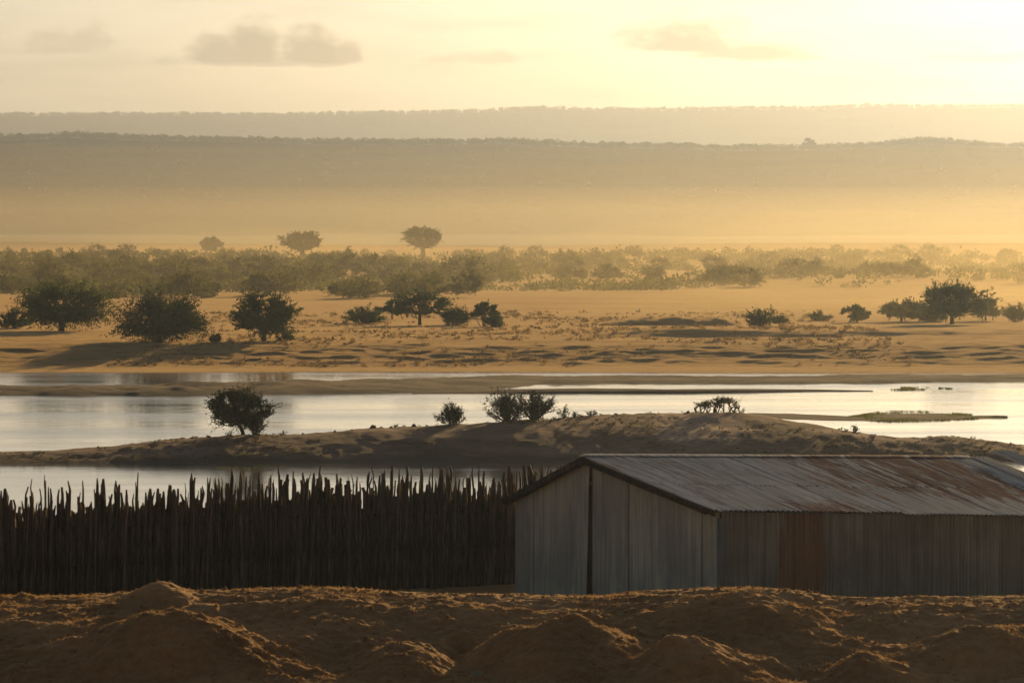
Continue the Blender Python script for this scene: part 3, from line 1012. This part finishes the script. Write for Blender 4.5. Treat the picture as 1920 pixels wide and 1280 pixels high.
def arching_shrub():
    """several bowed bare branches that meet in a low canopy"""
    rng = RS(77)
    tb, cb = MB(), MB()
    wpx = 96 / pm; hpx = 25 / pm
    for i, x0 in enumerate([-.42, -.33, -.22, -.1, -.03, .1, .2, .3, .42]):
        for k in range(3):
            x1 = np.clip(x0 + rng.normal() * .13, -.5, .5)
            h = hpx * rng.uniform(.5, 1.1) * (1 - 2.2 * x1 * x1)
            y1 = rng.normal() * .5
            q = np.array([(x0 * wpx, 0, -.1), (x0 * wpx + rng.normal() * .1, y1 * .3, h * .4), ((x0 * .6 + x1 * .4) * wpx, y1 * .7, h * .75), (x1 * wpx, y1, h)])
            tb.tube(q, [.045, .035, .025, .012], 4)
            if abs(x0) > .4:
                continue
            for j in range(5):
                a = q[3] * rng.uniform(.4, 1) + q[2] * .0
                a = q[2] + (q[3] - q[2]) * rng.rand()
                d = np.array([rng.normal() * .8, rng.normal() * .4, rng.uniform(.2, 1)])
                w = np.array([a, a + d * .1, a + d * .22])
                tb.tube(w, [.015, .01, .005], 3)
                n = 18
                pts = a + d * .22 * rng.rand(n, 1) + rng.normal(size=(n, 3)) * .07
                cb.leaves(pts, d + rng.normal(size=(n, 3)) * .7, .10 * rng.uniform(.6, 1.3, n), .5, rng)
    return tb.build('trunk', True), cb.build('crown')


plant('arching_shrub', arching_shrub(), island_point(1348), 'leaf_dry', 'low arching twiggy shrub on the summit of the island', 'bush', 'plants on the river island')

# clods of earth along the crest of the island
rng = RS(9)
clod_meshes = []
for k in range(4):
    th = np.linspace(0, 2 * math.pi, 8, endpoint=False)
    v = []; q = []
    for ri, (rr, zz) in enumerate([(1.0, -.5), (1.05, .1), (.75, .6), (.3, .85)]):
        for a in th:
            f_ = rr * rng.uniform(.75, 1.2)
            v.append((math.cos(a) * f_, math.sin(a) * f_, zz * rng.uniform(.8, 1.15)))
    for ri in range(3):
        for j in range(8):
            q.append((ri * 8 + j, ri * 8 + (j + 1) % 8, (ri + 1) * 8 + (j + 1) % 8, (ri + 1) * 8 + j))
    top = len(v); v.append((0, 0, .9))
    t = [(24 + j, 24 + (j + 1) % 8, top) for j in range(8)]
    clod_meshes.append(mesh_from('clod', v, [np.array(q), np.array(t)], True))
    clod_meshes[-1].materials.append(M['island_soil'])
for x, w in [(290, 5), (322, 6), (345, 6), (362, 8), (392, 7), (560, 4), (568, 6), (628, 6), (660, 5), (699, 14), (715, 8), (733, 6), (776, 10), (800, 6), (1130, 6), (1155, 9), (1168, 6), (1212, 5), (1235, 5), (1290, 7), (1660, 4), (1640, 5)]:
    p = island_point(x)
    where = ('left of the largest bush' if x < 450 else 'between the largest bush and the small spiky bush' if x < 840 else 'between the weeds and the arching shrub' if x < 1340 else 'right of the dry stalk')
    o = obj('clod', clod_meshes[rng.randint(4)], None, None, p, rng.uniform(0, 6), label='dark clod on the island crest ' + where, category='clod', group='clods on the island crest ' + where)
    s_ = w / 2 / pm
    o.scale = (s_, s_, s_ * rng.uniform(.8, 1.3))

# low tufts that roughen the bare banks
def tuft_field(name, seed, n, d0, d1, zf, h0, h1, mat, label, half, thr=-.05, ragged=0.0, nf=0.12, bushy=False):
    rng = RS(seed)
    X = rng.uniform(-half, half, n); D = d0 + (d1 - d0) * rng.rand(n) ** 1.3
    keep = fbm(X * nf, D * nf * .8, 4, .6) + rng.normal(size=n) * .12 > thr
    if ragged:
        keep &= D > d0 + ragged * (0.5 + fbm(X * 0.035, X * 0.02 + 3, 3))
    X, D = X[keep], D[keep]
    Z = zf(X, D)
    k = 26 if bushy else 9
    H = rng.uniform(h0, h1, len(X)) * rng.choice([.5, 1, 1, 1.4], len(X))
    d = rng.normal(size=(len(X), k, 3)); d[..., 2] = np.abs(d[..., 2]) * .8 + .35
    d /= np.linalg.norm(d, axis=2, keepdims=True)
    c = np.stack([X, D, Z], -1)[:, None] + d * H[:, None, None] * .45 + rng.normal(size=(len(X), k, 3)) * H[:, None, None] * [.35, .35, .04]
    b = MB()
    if bushy:
        d = rng.normal(size=d.shape) + [0, 0, .3]
        c = np.stack([X, D, Z + H * .4], -1)[:, None] + rng.normal(size=d.shape) * H[:, None, None] * [.5, .5, .2]
    b.leaves(c.reshape(-1, 3), d.reshape(-1, 3), np.repeat(H * (.42 if bushy else 1), k), .6 if bushy else .3, rng)
    return obj(name, b.build(name), M[mat], kind='stuff', label=label, category='grass')


def island_surface(X, D):
    px = 960 + X / D * F
    cD, cz, cn = island_crest(px)
    u = (D - cn) / (cD - cn)
    z = cz * np.sin(np.clip(u, 0, 1) * math.pi / 2)
    return np.where((u > .12) & (u < 1.05), z, -2.0)


tuft_field('island_tufts', 62, 5200, 306, 324, island_surface, .05, .16, 'leaf_dry', 'small dark herbs scattered over the island slope', 31, .0)

# marsh grass standing in the water
def grass_patch(name, pts, n, h, seed, label):
    rng = RS(seed)
    a = np.array(pts, float)
    px = rng.uniform(a[0, 0], a[-1, 0], n)
    yf = np.interp(px, a[:, 0], a[:, 1]); yn = np.interp(px, a[:, 0], a[:, 2])
    y = yf + (yn - yf) * rng.rand(n)
    keep = fbm(px * 0.03, y * 0.5, 3) > -0.10
    px, y = px[keep], y[keep]
    D = CAM_Z * F / (y - YH)
    b = MB()
    d = np.stack([rng.normal(size=len(px)) * .4, rng.normal(size=len(px)) * .4, np.ones(len(px))], -1)
    c = np.stack([(px - 960) / F * D, D, np.full(len(px), h * .4)], -1)
    b.leaves(c, d, h * rng.uniform(.6, 1.4, len(px)), .35, rng)
    return obj(name, b.build(name), M['leaf_grass'], kind='stuff', label=label, category='grass')


tuft_field('scrub_thicket', 63, 11000, 720, 1230, lambda X, D: plain_z(X, D), .7, 1.7, 'leaf_scrub', 'low olive thicket covering the hazy plain between the bushes', 140, -.03, ragged=140, nf=.045, bushy=True)
tuft_field('plain_tufts', 61, 5200, 478, 640, lambda X, D: plain_z(X, D), 0.14, .36, 'leaf_tuft', 'dry grass tufts dotted over the far bank', 34)

grass_patch('marsh_grass', [(1590, 782, 786), (1640, 774, 790), (1680, 771, 791), (1740, 772, 790), (1800, 776, 787), (1860, 780, 784), (1900, 781, 782)], 9000, .13, 21, 'green grassy islet in the bright water on the right')
grass_patch('marsh_grass', [(1660, 729, 731), (1690, 727, 731.5), (1740, 727, 731), (1800, 730, 731)], 4000, .14, 22, 'thin strip of reeds beyond the grassy islet')
grass_patch('marsh_grass', [(405, 876, 878), (440, 872, 884), (480, 870, 884), (540, 869, 874)], 700, .05, 23, 'faint green weed floating before the island')
bank_strip('mud_flat', [(1600, 783, 786), (1650, 775, 790), (1740, 774, 791), (1800, 778, 788), (1880, 782, 784)], [(1600, .04), (1700, .12), (1800, .08), (1880, .03)], M['bar_soil'], rough=.04, seed=5, sub=.05, label='mud under the grassy islet')

# ------------------------------------------------------------------ stake fence
rng = RS(31)


def fence_line(px):
    D = np.interp(px, [-200, 0, 975, 1120], [148.5, 149.5, 161.5, 163])
    return D


def fence_top(px):
    return np.interp(px, [-200, 0, 100, 200, 330, 400, 560, 700, 800, 900, 960, 1060, 1120], [928, 932, 934, 926, 922, 912, 906, 897, 898, 900, 898, 878, 884])


def stake_geo(b, x, D, ztop, r, rng, kind=None):
    """a crooked split pole with a broken or pointed tip; origin of coordinates = world"""
    X = (x - 960) / F * D
    z0 = float(near_z(np.array([X]), np.array([D]))[0]) - 0.3
    H = ztop - z0
    lx, ly = rng.normal() * .033 * H, rng.normal() * .015 * H
    n = 6
    t = np.array([0, .3, .6, .82, .94, 1.0])
    pts = np.stack([lx * t + rng.normal(size=n) * .016, D - D + ly * t + rng.normal(size=n) * .015, H * t], -1)
    rad = r * np.array([1.05, 1.0, .95, .88, .74, .36]) * rng.uniform(.88, 1.12, n)
    if rng.rand() < .35:
        rad[-1] = r * .55; pts[-1, 0] += rng.normal() * .03
    b.tube(pts, rad, 5)
    m = (n - 1) * 5
    b.add(np.concatenate([pts[-1:], (b.v[-1][m:m + 5])]), None, [(0, 1 + j, 1 + (j + 1) % 5) for j in range(5)])
    if rng.rand() < .16:          # a side shoot
        a = pts[3]
        sgn = rng.choice([-1, 1])
        b.tube([a, a + (sgn * .07, 0, .12), a + (sgn * .09, 0, .3)], [r * .45, r * .35, r * .12], 4)
    return X, z0


fence = obj('stake_fence', None, None, None, (-6, 153, 3.0), label='tall dark palisade of crooked wooden stakes left of and behind the shed', category='fence')
inv = Vector(fence.location)
xs = np.linspace(-70, 1085, 285)
for i, x in enumerate(xs):
    x = x + rng.uniform(-2.5, 2.5)
    D = float(fence_line(x)) + rng.uniform(-.12, .12)
    y = float(fence_top(x)) - abs(rng.normal()) * 15 + rng.uniform(-12, 20)
    if rng.rand() < .10:
        y -= rng.uniform(8, 26)
    if rng.rand() < .15:
        y += rng.uniform(8, 26)
    y = max(y, 872)
    zt = CAM_Z - (y - YH) / F * D
    b = MB()
    X, z0 = stake_geo(b, x, D, zt, rng.choice([.022, .034, .046, .062, .09], p=[.2, .25, .25, .2, .1]) * rng.uniform(.85, 1.15), rng)
    obj('stake', b.build('stake', True), M['stake'], fence, (X - inv.x, D - inv.y, z0 - inv.z), rng.uniform(-.3, .3))
b = MB()
for i in range(1000):               # the packed rows behind
    x = -80 + 1165 * (i % 500) / 500 + rng.uniform(-2.5, 2.5)
    D = float(fence_line(x)) + rng.uniform(.2, .9)
    y = float(fence_top(x)) + rng.normal() * 12 + 31
    zt = CAM_Z - (max(y, 880) - YH) / F * D
    bb = MB()
    X, z0 = stake_geo(bb, x, D, zt, rng.uniform(.04, .085), rng)
    off = np.array([X - inv.x, D - inv.y, z0 - inv.z])
    for v, in zip(bb.v):
        pass
    nb = 0
    b.v += [v + off for v in bb.v]
    b.q += [q + b.n for q in bb.q]; b.t += [q + b.n for q in bb.t]
    b.n += bb.n
obj('stake_rows', b.build('stake_rows', True), M['stake'], fence, kind='stuff')
b = MB()                            # lashed rails
for zz in (1.1, 2.15):
    pts = []
    for x in np.linspace(-80, 1085, 30):
        D = float(fence_line(x)) + .16
        pts.append(((x - 960) / F * D - inv.x, D - inv.y, zz + 3.2 - inv.z + rng.normal() * .04))
    b.tube(pts, [.035] * 30, 5)
obj('rail', b.build('rail', True), M['stake'], fence)

# ------------------------------------------------------------------ the tin shed
SH_A = math.radians(35.0)
C0 = np.array([(1352 - 960) / F * 150.0, 150.0, 3.28])
shed = obj('tin_shed', None, None, None, C0, SH_A, label='long low shed of weathered corrugated iron with rust streaked roof', category='shed')
LEN = 14.3
YR, YB = 5.76, 9.26                # ridge and back wall
z_eave = lambda s: 2.585 - 0.043 * s
z_ridge = lambda s: 3.80 - 0.029 * s
z_back = lambda s: 2.50 - 0.035 * s


def roof_z(s, y):
    """underside of the roof"""
    return np.where(y < YR, z_eave(s) + (z_ridge(s) - z_eave(s)) * (np.asarray(y) + .2) / (YR + .2), z_ridge(s) + (z_back(s) - z_ridge(s)) * (np.asarray(y) - YR) / (YB + .25 - YR))


PITCH, AMP = 0.12, 0.032


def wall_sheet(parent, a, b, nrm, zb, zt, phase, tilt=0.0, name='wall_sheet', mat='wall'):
    """corrugated sheet standing between plan points a and b; zb / zt = functions of the plan point"""
    a = np.array(a, float); b = np.array(b, float)
    L = np.linalg.norm(b - a); n = max(8, int(L / PITCH * 6))
    t = np.linspace(0, 1, n + 1)
    pl = a + (b - a) * t[:, None]
    off = AMP * np.sin((t * L / PITCH) * 2 * math.pi + phase)
    rows = []
    for k in (0, 1):
        z = zb(pl) if k == 0 else zt(pl)
        o_ = off + (tilt if k == 0 else 0)
        rows.append(np.stack([pl[:, 0] + nrm[0] * o_, pl[:, 1] + nrm[1] * o_, z], -1))
    v = np.concatenate(rows)
    i = np.arange(n)
    f = np.stack([i, i + 1, i + 1 + n + 1, i + n + 1], -1)
    return obj(name, mesh_from(name, v, f, True), M[mat], parent)


rng = RS(12)
# frame of each wall = the part, its sheets = sub-parts
b = MB()
for y in (0.06, 2.0, 4.0, 5.62, 7.4, 9.2):
    b.box((.06, y, -.6), (.15, y + .08, float(roof_z(0, y)) - .12))
for z in (.3, 1.3, 2.2):
    b.box((.152, .15, z), (.20, 5.5, z + .07))
gable = obj('gable_wall', b.build('gable_wall'), M['timber'], shed)
b = MB()
for x in np.arange(1.2, LEN, 1.6):
    b.box((x, .06, -.6), (x + .08, .15, float(z_eave(x)) - .15))
for z in (.2, 1.2, 1.9):
    b.box((.3, .152, z), (LEN, .20, z + .07))
side = obj('side_wall', b.build('side_wall'), M['timber'], shed)
b = MB()
b.box((.3, YB - .1, -.6), (LEN, YB, 1.98)); b.box((LEN - .1, .3, -.6), (LEN, YB - .12, 2.0)); b.box((1.2, .25, -.6), (1.25, YB - .15, 2.35)); b.box((1.2, 3.2, 2.35), (1.25, 8.0, 2.95))
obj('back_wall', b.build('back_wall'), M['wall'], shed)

gz = lambda pl: roof_z(0.0, pl[:, 1]) - 0.03
sz = lambda pl: z_eave(pl[:, 0]) - 0.01
floor_z = lambda pl: np.full(len(pl), -0.6)
# gable: right hand part, seven sheets
ed = np.linspace(0.0, YR - 0.02, 8)
for k in range(7):
    wall_sheet(gable, (-.02 - .016 * (k % 2), ed[k] - .04 * (k > 0)), (-.02 - .016 * (k % 2), ed[k + 1]), (-1, 0), floor_z, gz, rng.uniform(0, 6), rng.uniform(-.01, .01), mat='gable')
# left hand part stands a little proud, its free edge leaning away at the foot
ed = np.linspace(YR + .05, YB + .02, 5)
for k in range(4):
    wall_sheet(gable, (-.09 - .016 * (k % 2), ed[k]), (-.09 - .016 * (k % 2), ed[k + 1] + .03), (-1, 0), floor_z, gz, rng.uniform(0, 6), .02 + .10 * (k == 0), mat='gable')
b = MB()
b.box((-.05, -.055, -.6), (.05, -.02, 2.42)); b.box((-.06, -.02, -.6), (-.045, .10, 2.42))
obj('corner_trim', b.build('corner_trim'), M['wall'], gable)
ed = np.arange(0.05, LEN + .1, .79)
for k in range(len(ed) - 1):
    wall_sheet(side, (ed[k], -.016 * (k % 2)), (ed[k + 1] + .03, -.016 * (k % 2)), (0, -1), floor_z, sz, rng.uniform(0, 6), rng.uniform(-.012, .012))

# roof: timbers, then sheets in two courses
b = MB()
for s in (-.30, 2.0, 4.5, 7, 9.5, 12, 14.2):
    dz = .11
    b.bar((s, .25, float(roof_z(s, .25)) - dz), (s, YR, float(z_ridge(s)) - dz), .05, .16)
    b.bar((s, YR, float(z_ridge(s)) - dz), (s, YB + .22, float(z_back(s)) - dz), .05, .16)
for y in (0.2, 2.2, 4.0, 5.5, 6.2, 7.6, 9.1):
    b.bar((-.25, y, float(roof_z(-.25, y)) - .035), (LEN - .1, y, float(roof_z(LEN - .1, y)) - .035), .07, .05)
roof = obj('roof', b.build('roof'), M['timber'], shed)


def roof_sheet(s0, s1, t0, t1, lift, back=False, phase=0.0, drop=0.0):
    w = s1 - s0
    n = max(8, int(w / .16 * 7))
    s = np.linspace(s0, s1, n + 1)
    wave = .019 * np.sin(s / .16 * 2 * math.pi + phase)
    rows = []
    for t_ in np.linspace(t0, t1, 4):
        if not back:
            y = YR - .02 + (-.2 - YR + .02) * t_
            z = z_ridge(s) + (z_eave(s) - z_ridge(s)) * t_
        else:
            y = YR + .02 + (YB + .25 - YR - .02) * t_
            z = z_ridge(s) + (z_back(s) - z_ridge(s)) * t_
        sag = rng.uniform(-.006, .006)
        rows.append(np.stack([s, np.full_like(s, y), z + wave + lift + sag - drop * t_], -1))
    v = np.concatenate(rows); m = n + 1
    i = np.arange(n)
    f = np.concatenate([np.stack([i + r * m, i + 1 + r * m, i + 1 + (r + 1) * m, i + (r + 1) * m], -1) for r in range(3)])
    return obj('roof_sheet', mesh_from('roof_sheet', v, f, True), M['roof'], roof)


ed = np.concatenate([[-.34], np.arange(.46, 13.3, .8)])
for k in range(len(ed) - 1):
    for c, (t0, t1, lf) in enumerate([(0, .54, .036), (.5, 1.0 + rng.uniform(-.014, .014), .028)]):
        roof_sheet(ed[k], ed[k + 1] + .05, t0, t1, lf + .006 * (k % 2) + rng.uniform(0, .008))
# a newer sheet, then the last one riding up over it
roof_sheet(ed[-1], ed[-1] + .62, 0, 1.0, .06)
roof_sheet(ed[-1] + .70, ed[-1] + 1.5, -.01, 1.0, .22)
for k in range(0, len(ed) - 1, 2):
    roof_sheet(ed[k], min(ed[k] + 1.65, 14.0), 0, 1, .03 + .006 * (k % 4), True)
# ridge cap and barge boards
b = MB()
s = np.linspace(-.36, 13.2, 30)
rows = [np.stack([s, np.full_like(s, YR + dy), z_ridge(s) + dz + .004 * np.sin(s * 5)], -1) for dy, dz in ((-.16, .048), (-.05, .088), (0, .10), (.05, .088), (.2, .03))]
v = np.concatenate(rows); i = np.arange(29)
b.add(v, np.concatenate([np.stack([i + r * 30, i + 1 + r * 30, i + 31 + r * 30, i + 30 + r * 30], -1) for r in range(4)]))
obj('ridge_cap', b.build('ridge_cap', True), M['roof'], roof)
b = MB()
b.bar((-.36, -.2, float(z_eave(0)) - .045), (-.36, YR, float(z_ridge(0)) - .045), .03, .14)
obj('barge_board', b.build('barge_board'), M['timber'], roof)
b = MB()
b.bar((-.36, YR + .01, float(z_ridge(0)) - .06), (-.36, YB + .25, float(z_back(0)) - .06), .03, .18)
obj('barge_board', b.build('barge_board'), M['timber'], roof)

# ------------------------------------------------------------------ foreground details
rng = RS(3)
for (x, d, w, lab) in [(892, 130.0, .24, 'pale rounded clod in the runnel between the front heaps'),
                       (852, 131.3, .15, 'smaller pale clod above the rounded one in the runnel'),
                       (1531, 128.6, .12, 'small pale clod at the foot of the bottom right heap')]:
    X = (x - 960) / F * d
    me = clod_meshes[rng.randint(4)].copy(); me.materials.clear()
    o = obj('earth_clod', me, M['clod'], None, (X, d, float(near_z(np.array([X]), np.array([d]))[0]) + w * .15), rng.uniform(0, 6), label=lab, category='clod')
    o.scale = (w, w * .8, w * .7)

b = MB()
base_v = np.array([(1, 0, 0), (-1, 0, 0), (0, 1, 0), (0, -1, 0), (0, 0, 1), (0, 0, -1)], float)
base_t = [(0, 2, 4), (2, 1, 4), (1, 3, 4), (3, 0, 4), (2, 0, 5), (1, 2, 5), (3, 1, 5), (0, 3, 5)]
X = rng.uniform(-14, 14, 2600); D = rng.uniform(127.5, 139, 2600)
Z = near_z(X, D)
for x_, d_, z_ in zip(X, D, Z):
    r_ = .018 + .05 * rng.rand() ** 3
    b.add(base_v * rng.uniform(.6, 1.3, (6, 3)) * r_ + (x_, d_, z_ + r_ * .3), None, base_t)
obj('earth_crumbs', b.build('earth_crumbs'), M['near_soil'], kind='stuff', label='small crumbs of earth littering the heaps', category='earth')
n = 100000
X = rng.uniform(-14, 14, n); D = rng.uniform(127.5, 140, n)
k = fbm(X * .5, D * .4, 4) + .12 * rng.normal(size=n) > -.02
X, D = X[k], D[k]
Z = near_z(X, D)
b = MB()
ln = rng.uniform(.02, .09, len(X))
d = np.stack([rng.normal(size=len(X)), rng.normal(size=len(X)), np.abs(rng.normal(size=len(X))) * .7 + .15], -1)
b.leaves(np.stack([X, D, Z + ln * .3], -1), d, ln, .22, rng)
obj('dry_straw', b.build('dry_straw'), M['straw'], kind='stuff', label='short dry straw littering the brown heaps', category='straw')

# ------------------------------------------------------------------ haze


def volume_mat(name, color, density, g):
    m = bpy.data.materials.new(name)
    m.use_nodes = True
    t = m.node_tree
    t.nodes.clear()
    o = t.nodes.new('ShaderNodeOutputMaterial')
    v = t.nodes.new('ShaderNodeVolumePrincipled')
    v.inputs['Color'].default_value = (*color, 1)
    v.inputs['Density'].default_value = density
    v.inputs['Anisotropy'].default_value = g
    t.links.new(v.outputs[0], o.inputs['Volume'])
    return m


b = MB()
b.box((-2700, -120, -6.0), (2700, 7100, 112.0))
obj('haze', b.build('haze'), volume_mat('dusty air', (0.35, 0.44, 0.60), HAZE_DENSITY, 0.84), kind='stuff', label='golden dusty haze filling the valley')

# dust raised over the plain: a high thin bank, and a denser one hugging the ground

def dust_bank(label, prof, color, density, g):
    prof = np.array(prof, float)
    t = np.linspace(-1, 1, 25)
    A, D = np.meshgrid(t, prof[:, 0])
    top = np.repeat(prof[:, 1:2], 25, 1)
    top = -4.5 + (top + 4.5) * np.clip(1 - A ** 6, 0, 1)
    G = np.stack([A * 2500, D, top], -1)
    n_, m_ = A.shape
    i = np.arange(n_ * m_).reshape(n_, m_)
    q = np.stack([i[:-1, :-1], i[:-1, 1:], i[1:, 1:], i[1:, :-1]], -1).reshape(-1, 4)
    b = MB()
    b.add(G, q)
    G2 = G.copy(); G2[..., 2] = -5.0
    b.add(G2, q[:, ::-1])
    N0 = n_ * m_
    ring = np.concatenate([i[0, :-1], i[:-1, -1], i[-1, :0:-1], i[:0:-1, 0]])
    b.q.append(np.array([(ring[k], ring[(k + 1) % len(ring)], ring[(k + 1) % len(ring)] + N0, ring[k] + N0) for k in range(len(ring))])[:, ::-1])
    obj('dust', b.build('dust'), volume_mat('drifting dust', color, density, g), kind='stuff', label=label)


dust_bank('thin golden dust reaching back to the hills', [(1640, -2), (1665, 108), (3000, 109), (6500, 108), (6600, -2)],
          (0.38, 0.415, 0.50), DUST_DENSITY, 0.85)
dust_bank('golden dust drifting low over the plain', [(560, -2), (620, 4), (720, 9), (850, 13.5), (1000, 16.5), (1200, 17.5), (1500, 16.8), (1800, 15), (2200, 12.5), (2700, 9), (2900, -2)],
          (0.47, 0.41, 0.26), LOW_DUST_DENSITY, 0.84)


dust_bank('thinner golden dust above the low bank', [(560, -2), (640, 8), (760, 16), (900, 22), (1050, 25), (1250, 26), (1600, 23.5), (2000, 19), (2500, 13), (2900, -2)],
          (0.47, 0.41, 0.27), 1.6e-4, 0.84)


def dust_puff(X, D, rx, ry, h, density, label):
    """a patch of denser drifting dust, domed and thinning to nothing at its rim"""
    nu, nv = 28, 9
    v = [(X, D, h)]
    for k in range(1, nv + 1):
        r = k / nv
        for j in range(nu):
            a_ = 2 * math.pi * j / nu
            w = 1 + 0.18 * math.sin(3 * a_ + X) + 0.1 * math.sin(5 * a_ + D)
            v.append((X + math.cos(a_) * r * rx * w, D + math.sin(a_) * r * ry * w, -4.0 + (h + 4.0) * (1 - r * r) ** 1.0))
    t3 = [(0, 1 + j, 1 + (j + 1) % nu) for j in range(nu)]
    q4 = [(1 + (k - 1) * nu + j, 1 + k * nu + j, 1 + k * nu + (j + 1) % nu, 1 + (k - 1) * nu + (j + 1) % nu) for k in range(1, nv) for j in range(nu)]
    c = len(v); v.append((X, D, -5.0))
    t3 += [(c, 1 + (nv - 1) * nu + (j + 1) % nu, 1 + (nv - 1) * nu + j) for j in range(nu)]
    obj('dust', mesh_from('dust', v, [np.array(q4), np.array(t3)]), volume_mat('drifting dust', (0.50, 0.43, 0.25), density, 0.84), kind='stuff', label=label)


dust_puff(85, 640, 95, 125, 11, 1.3e-3, 'bright dust hanging among the trees on the right')
dust_puff(60, 1010, 90, 190, 13, 7e-4, 'bright dust over the right hand scrub')
dust_puff(-45, 1150, 70, 170, 9, 6e-4, 'dust patch over the scrub below the umbrella trees')
dust_puff(5, 760, 60, 90, 6, 6e-4, 'thin dust over the open ground in the middle')
dust_puff(-75, 1400, 60, 120, 10, 6e-4, 'dust patch behind the scrub on the left')
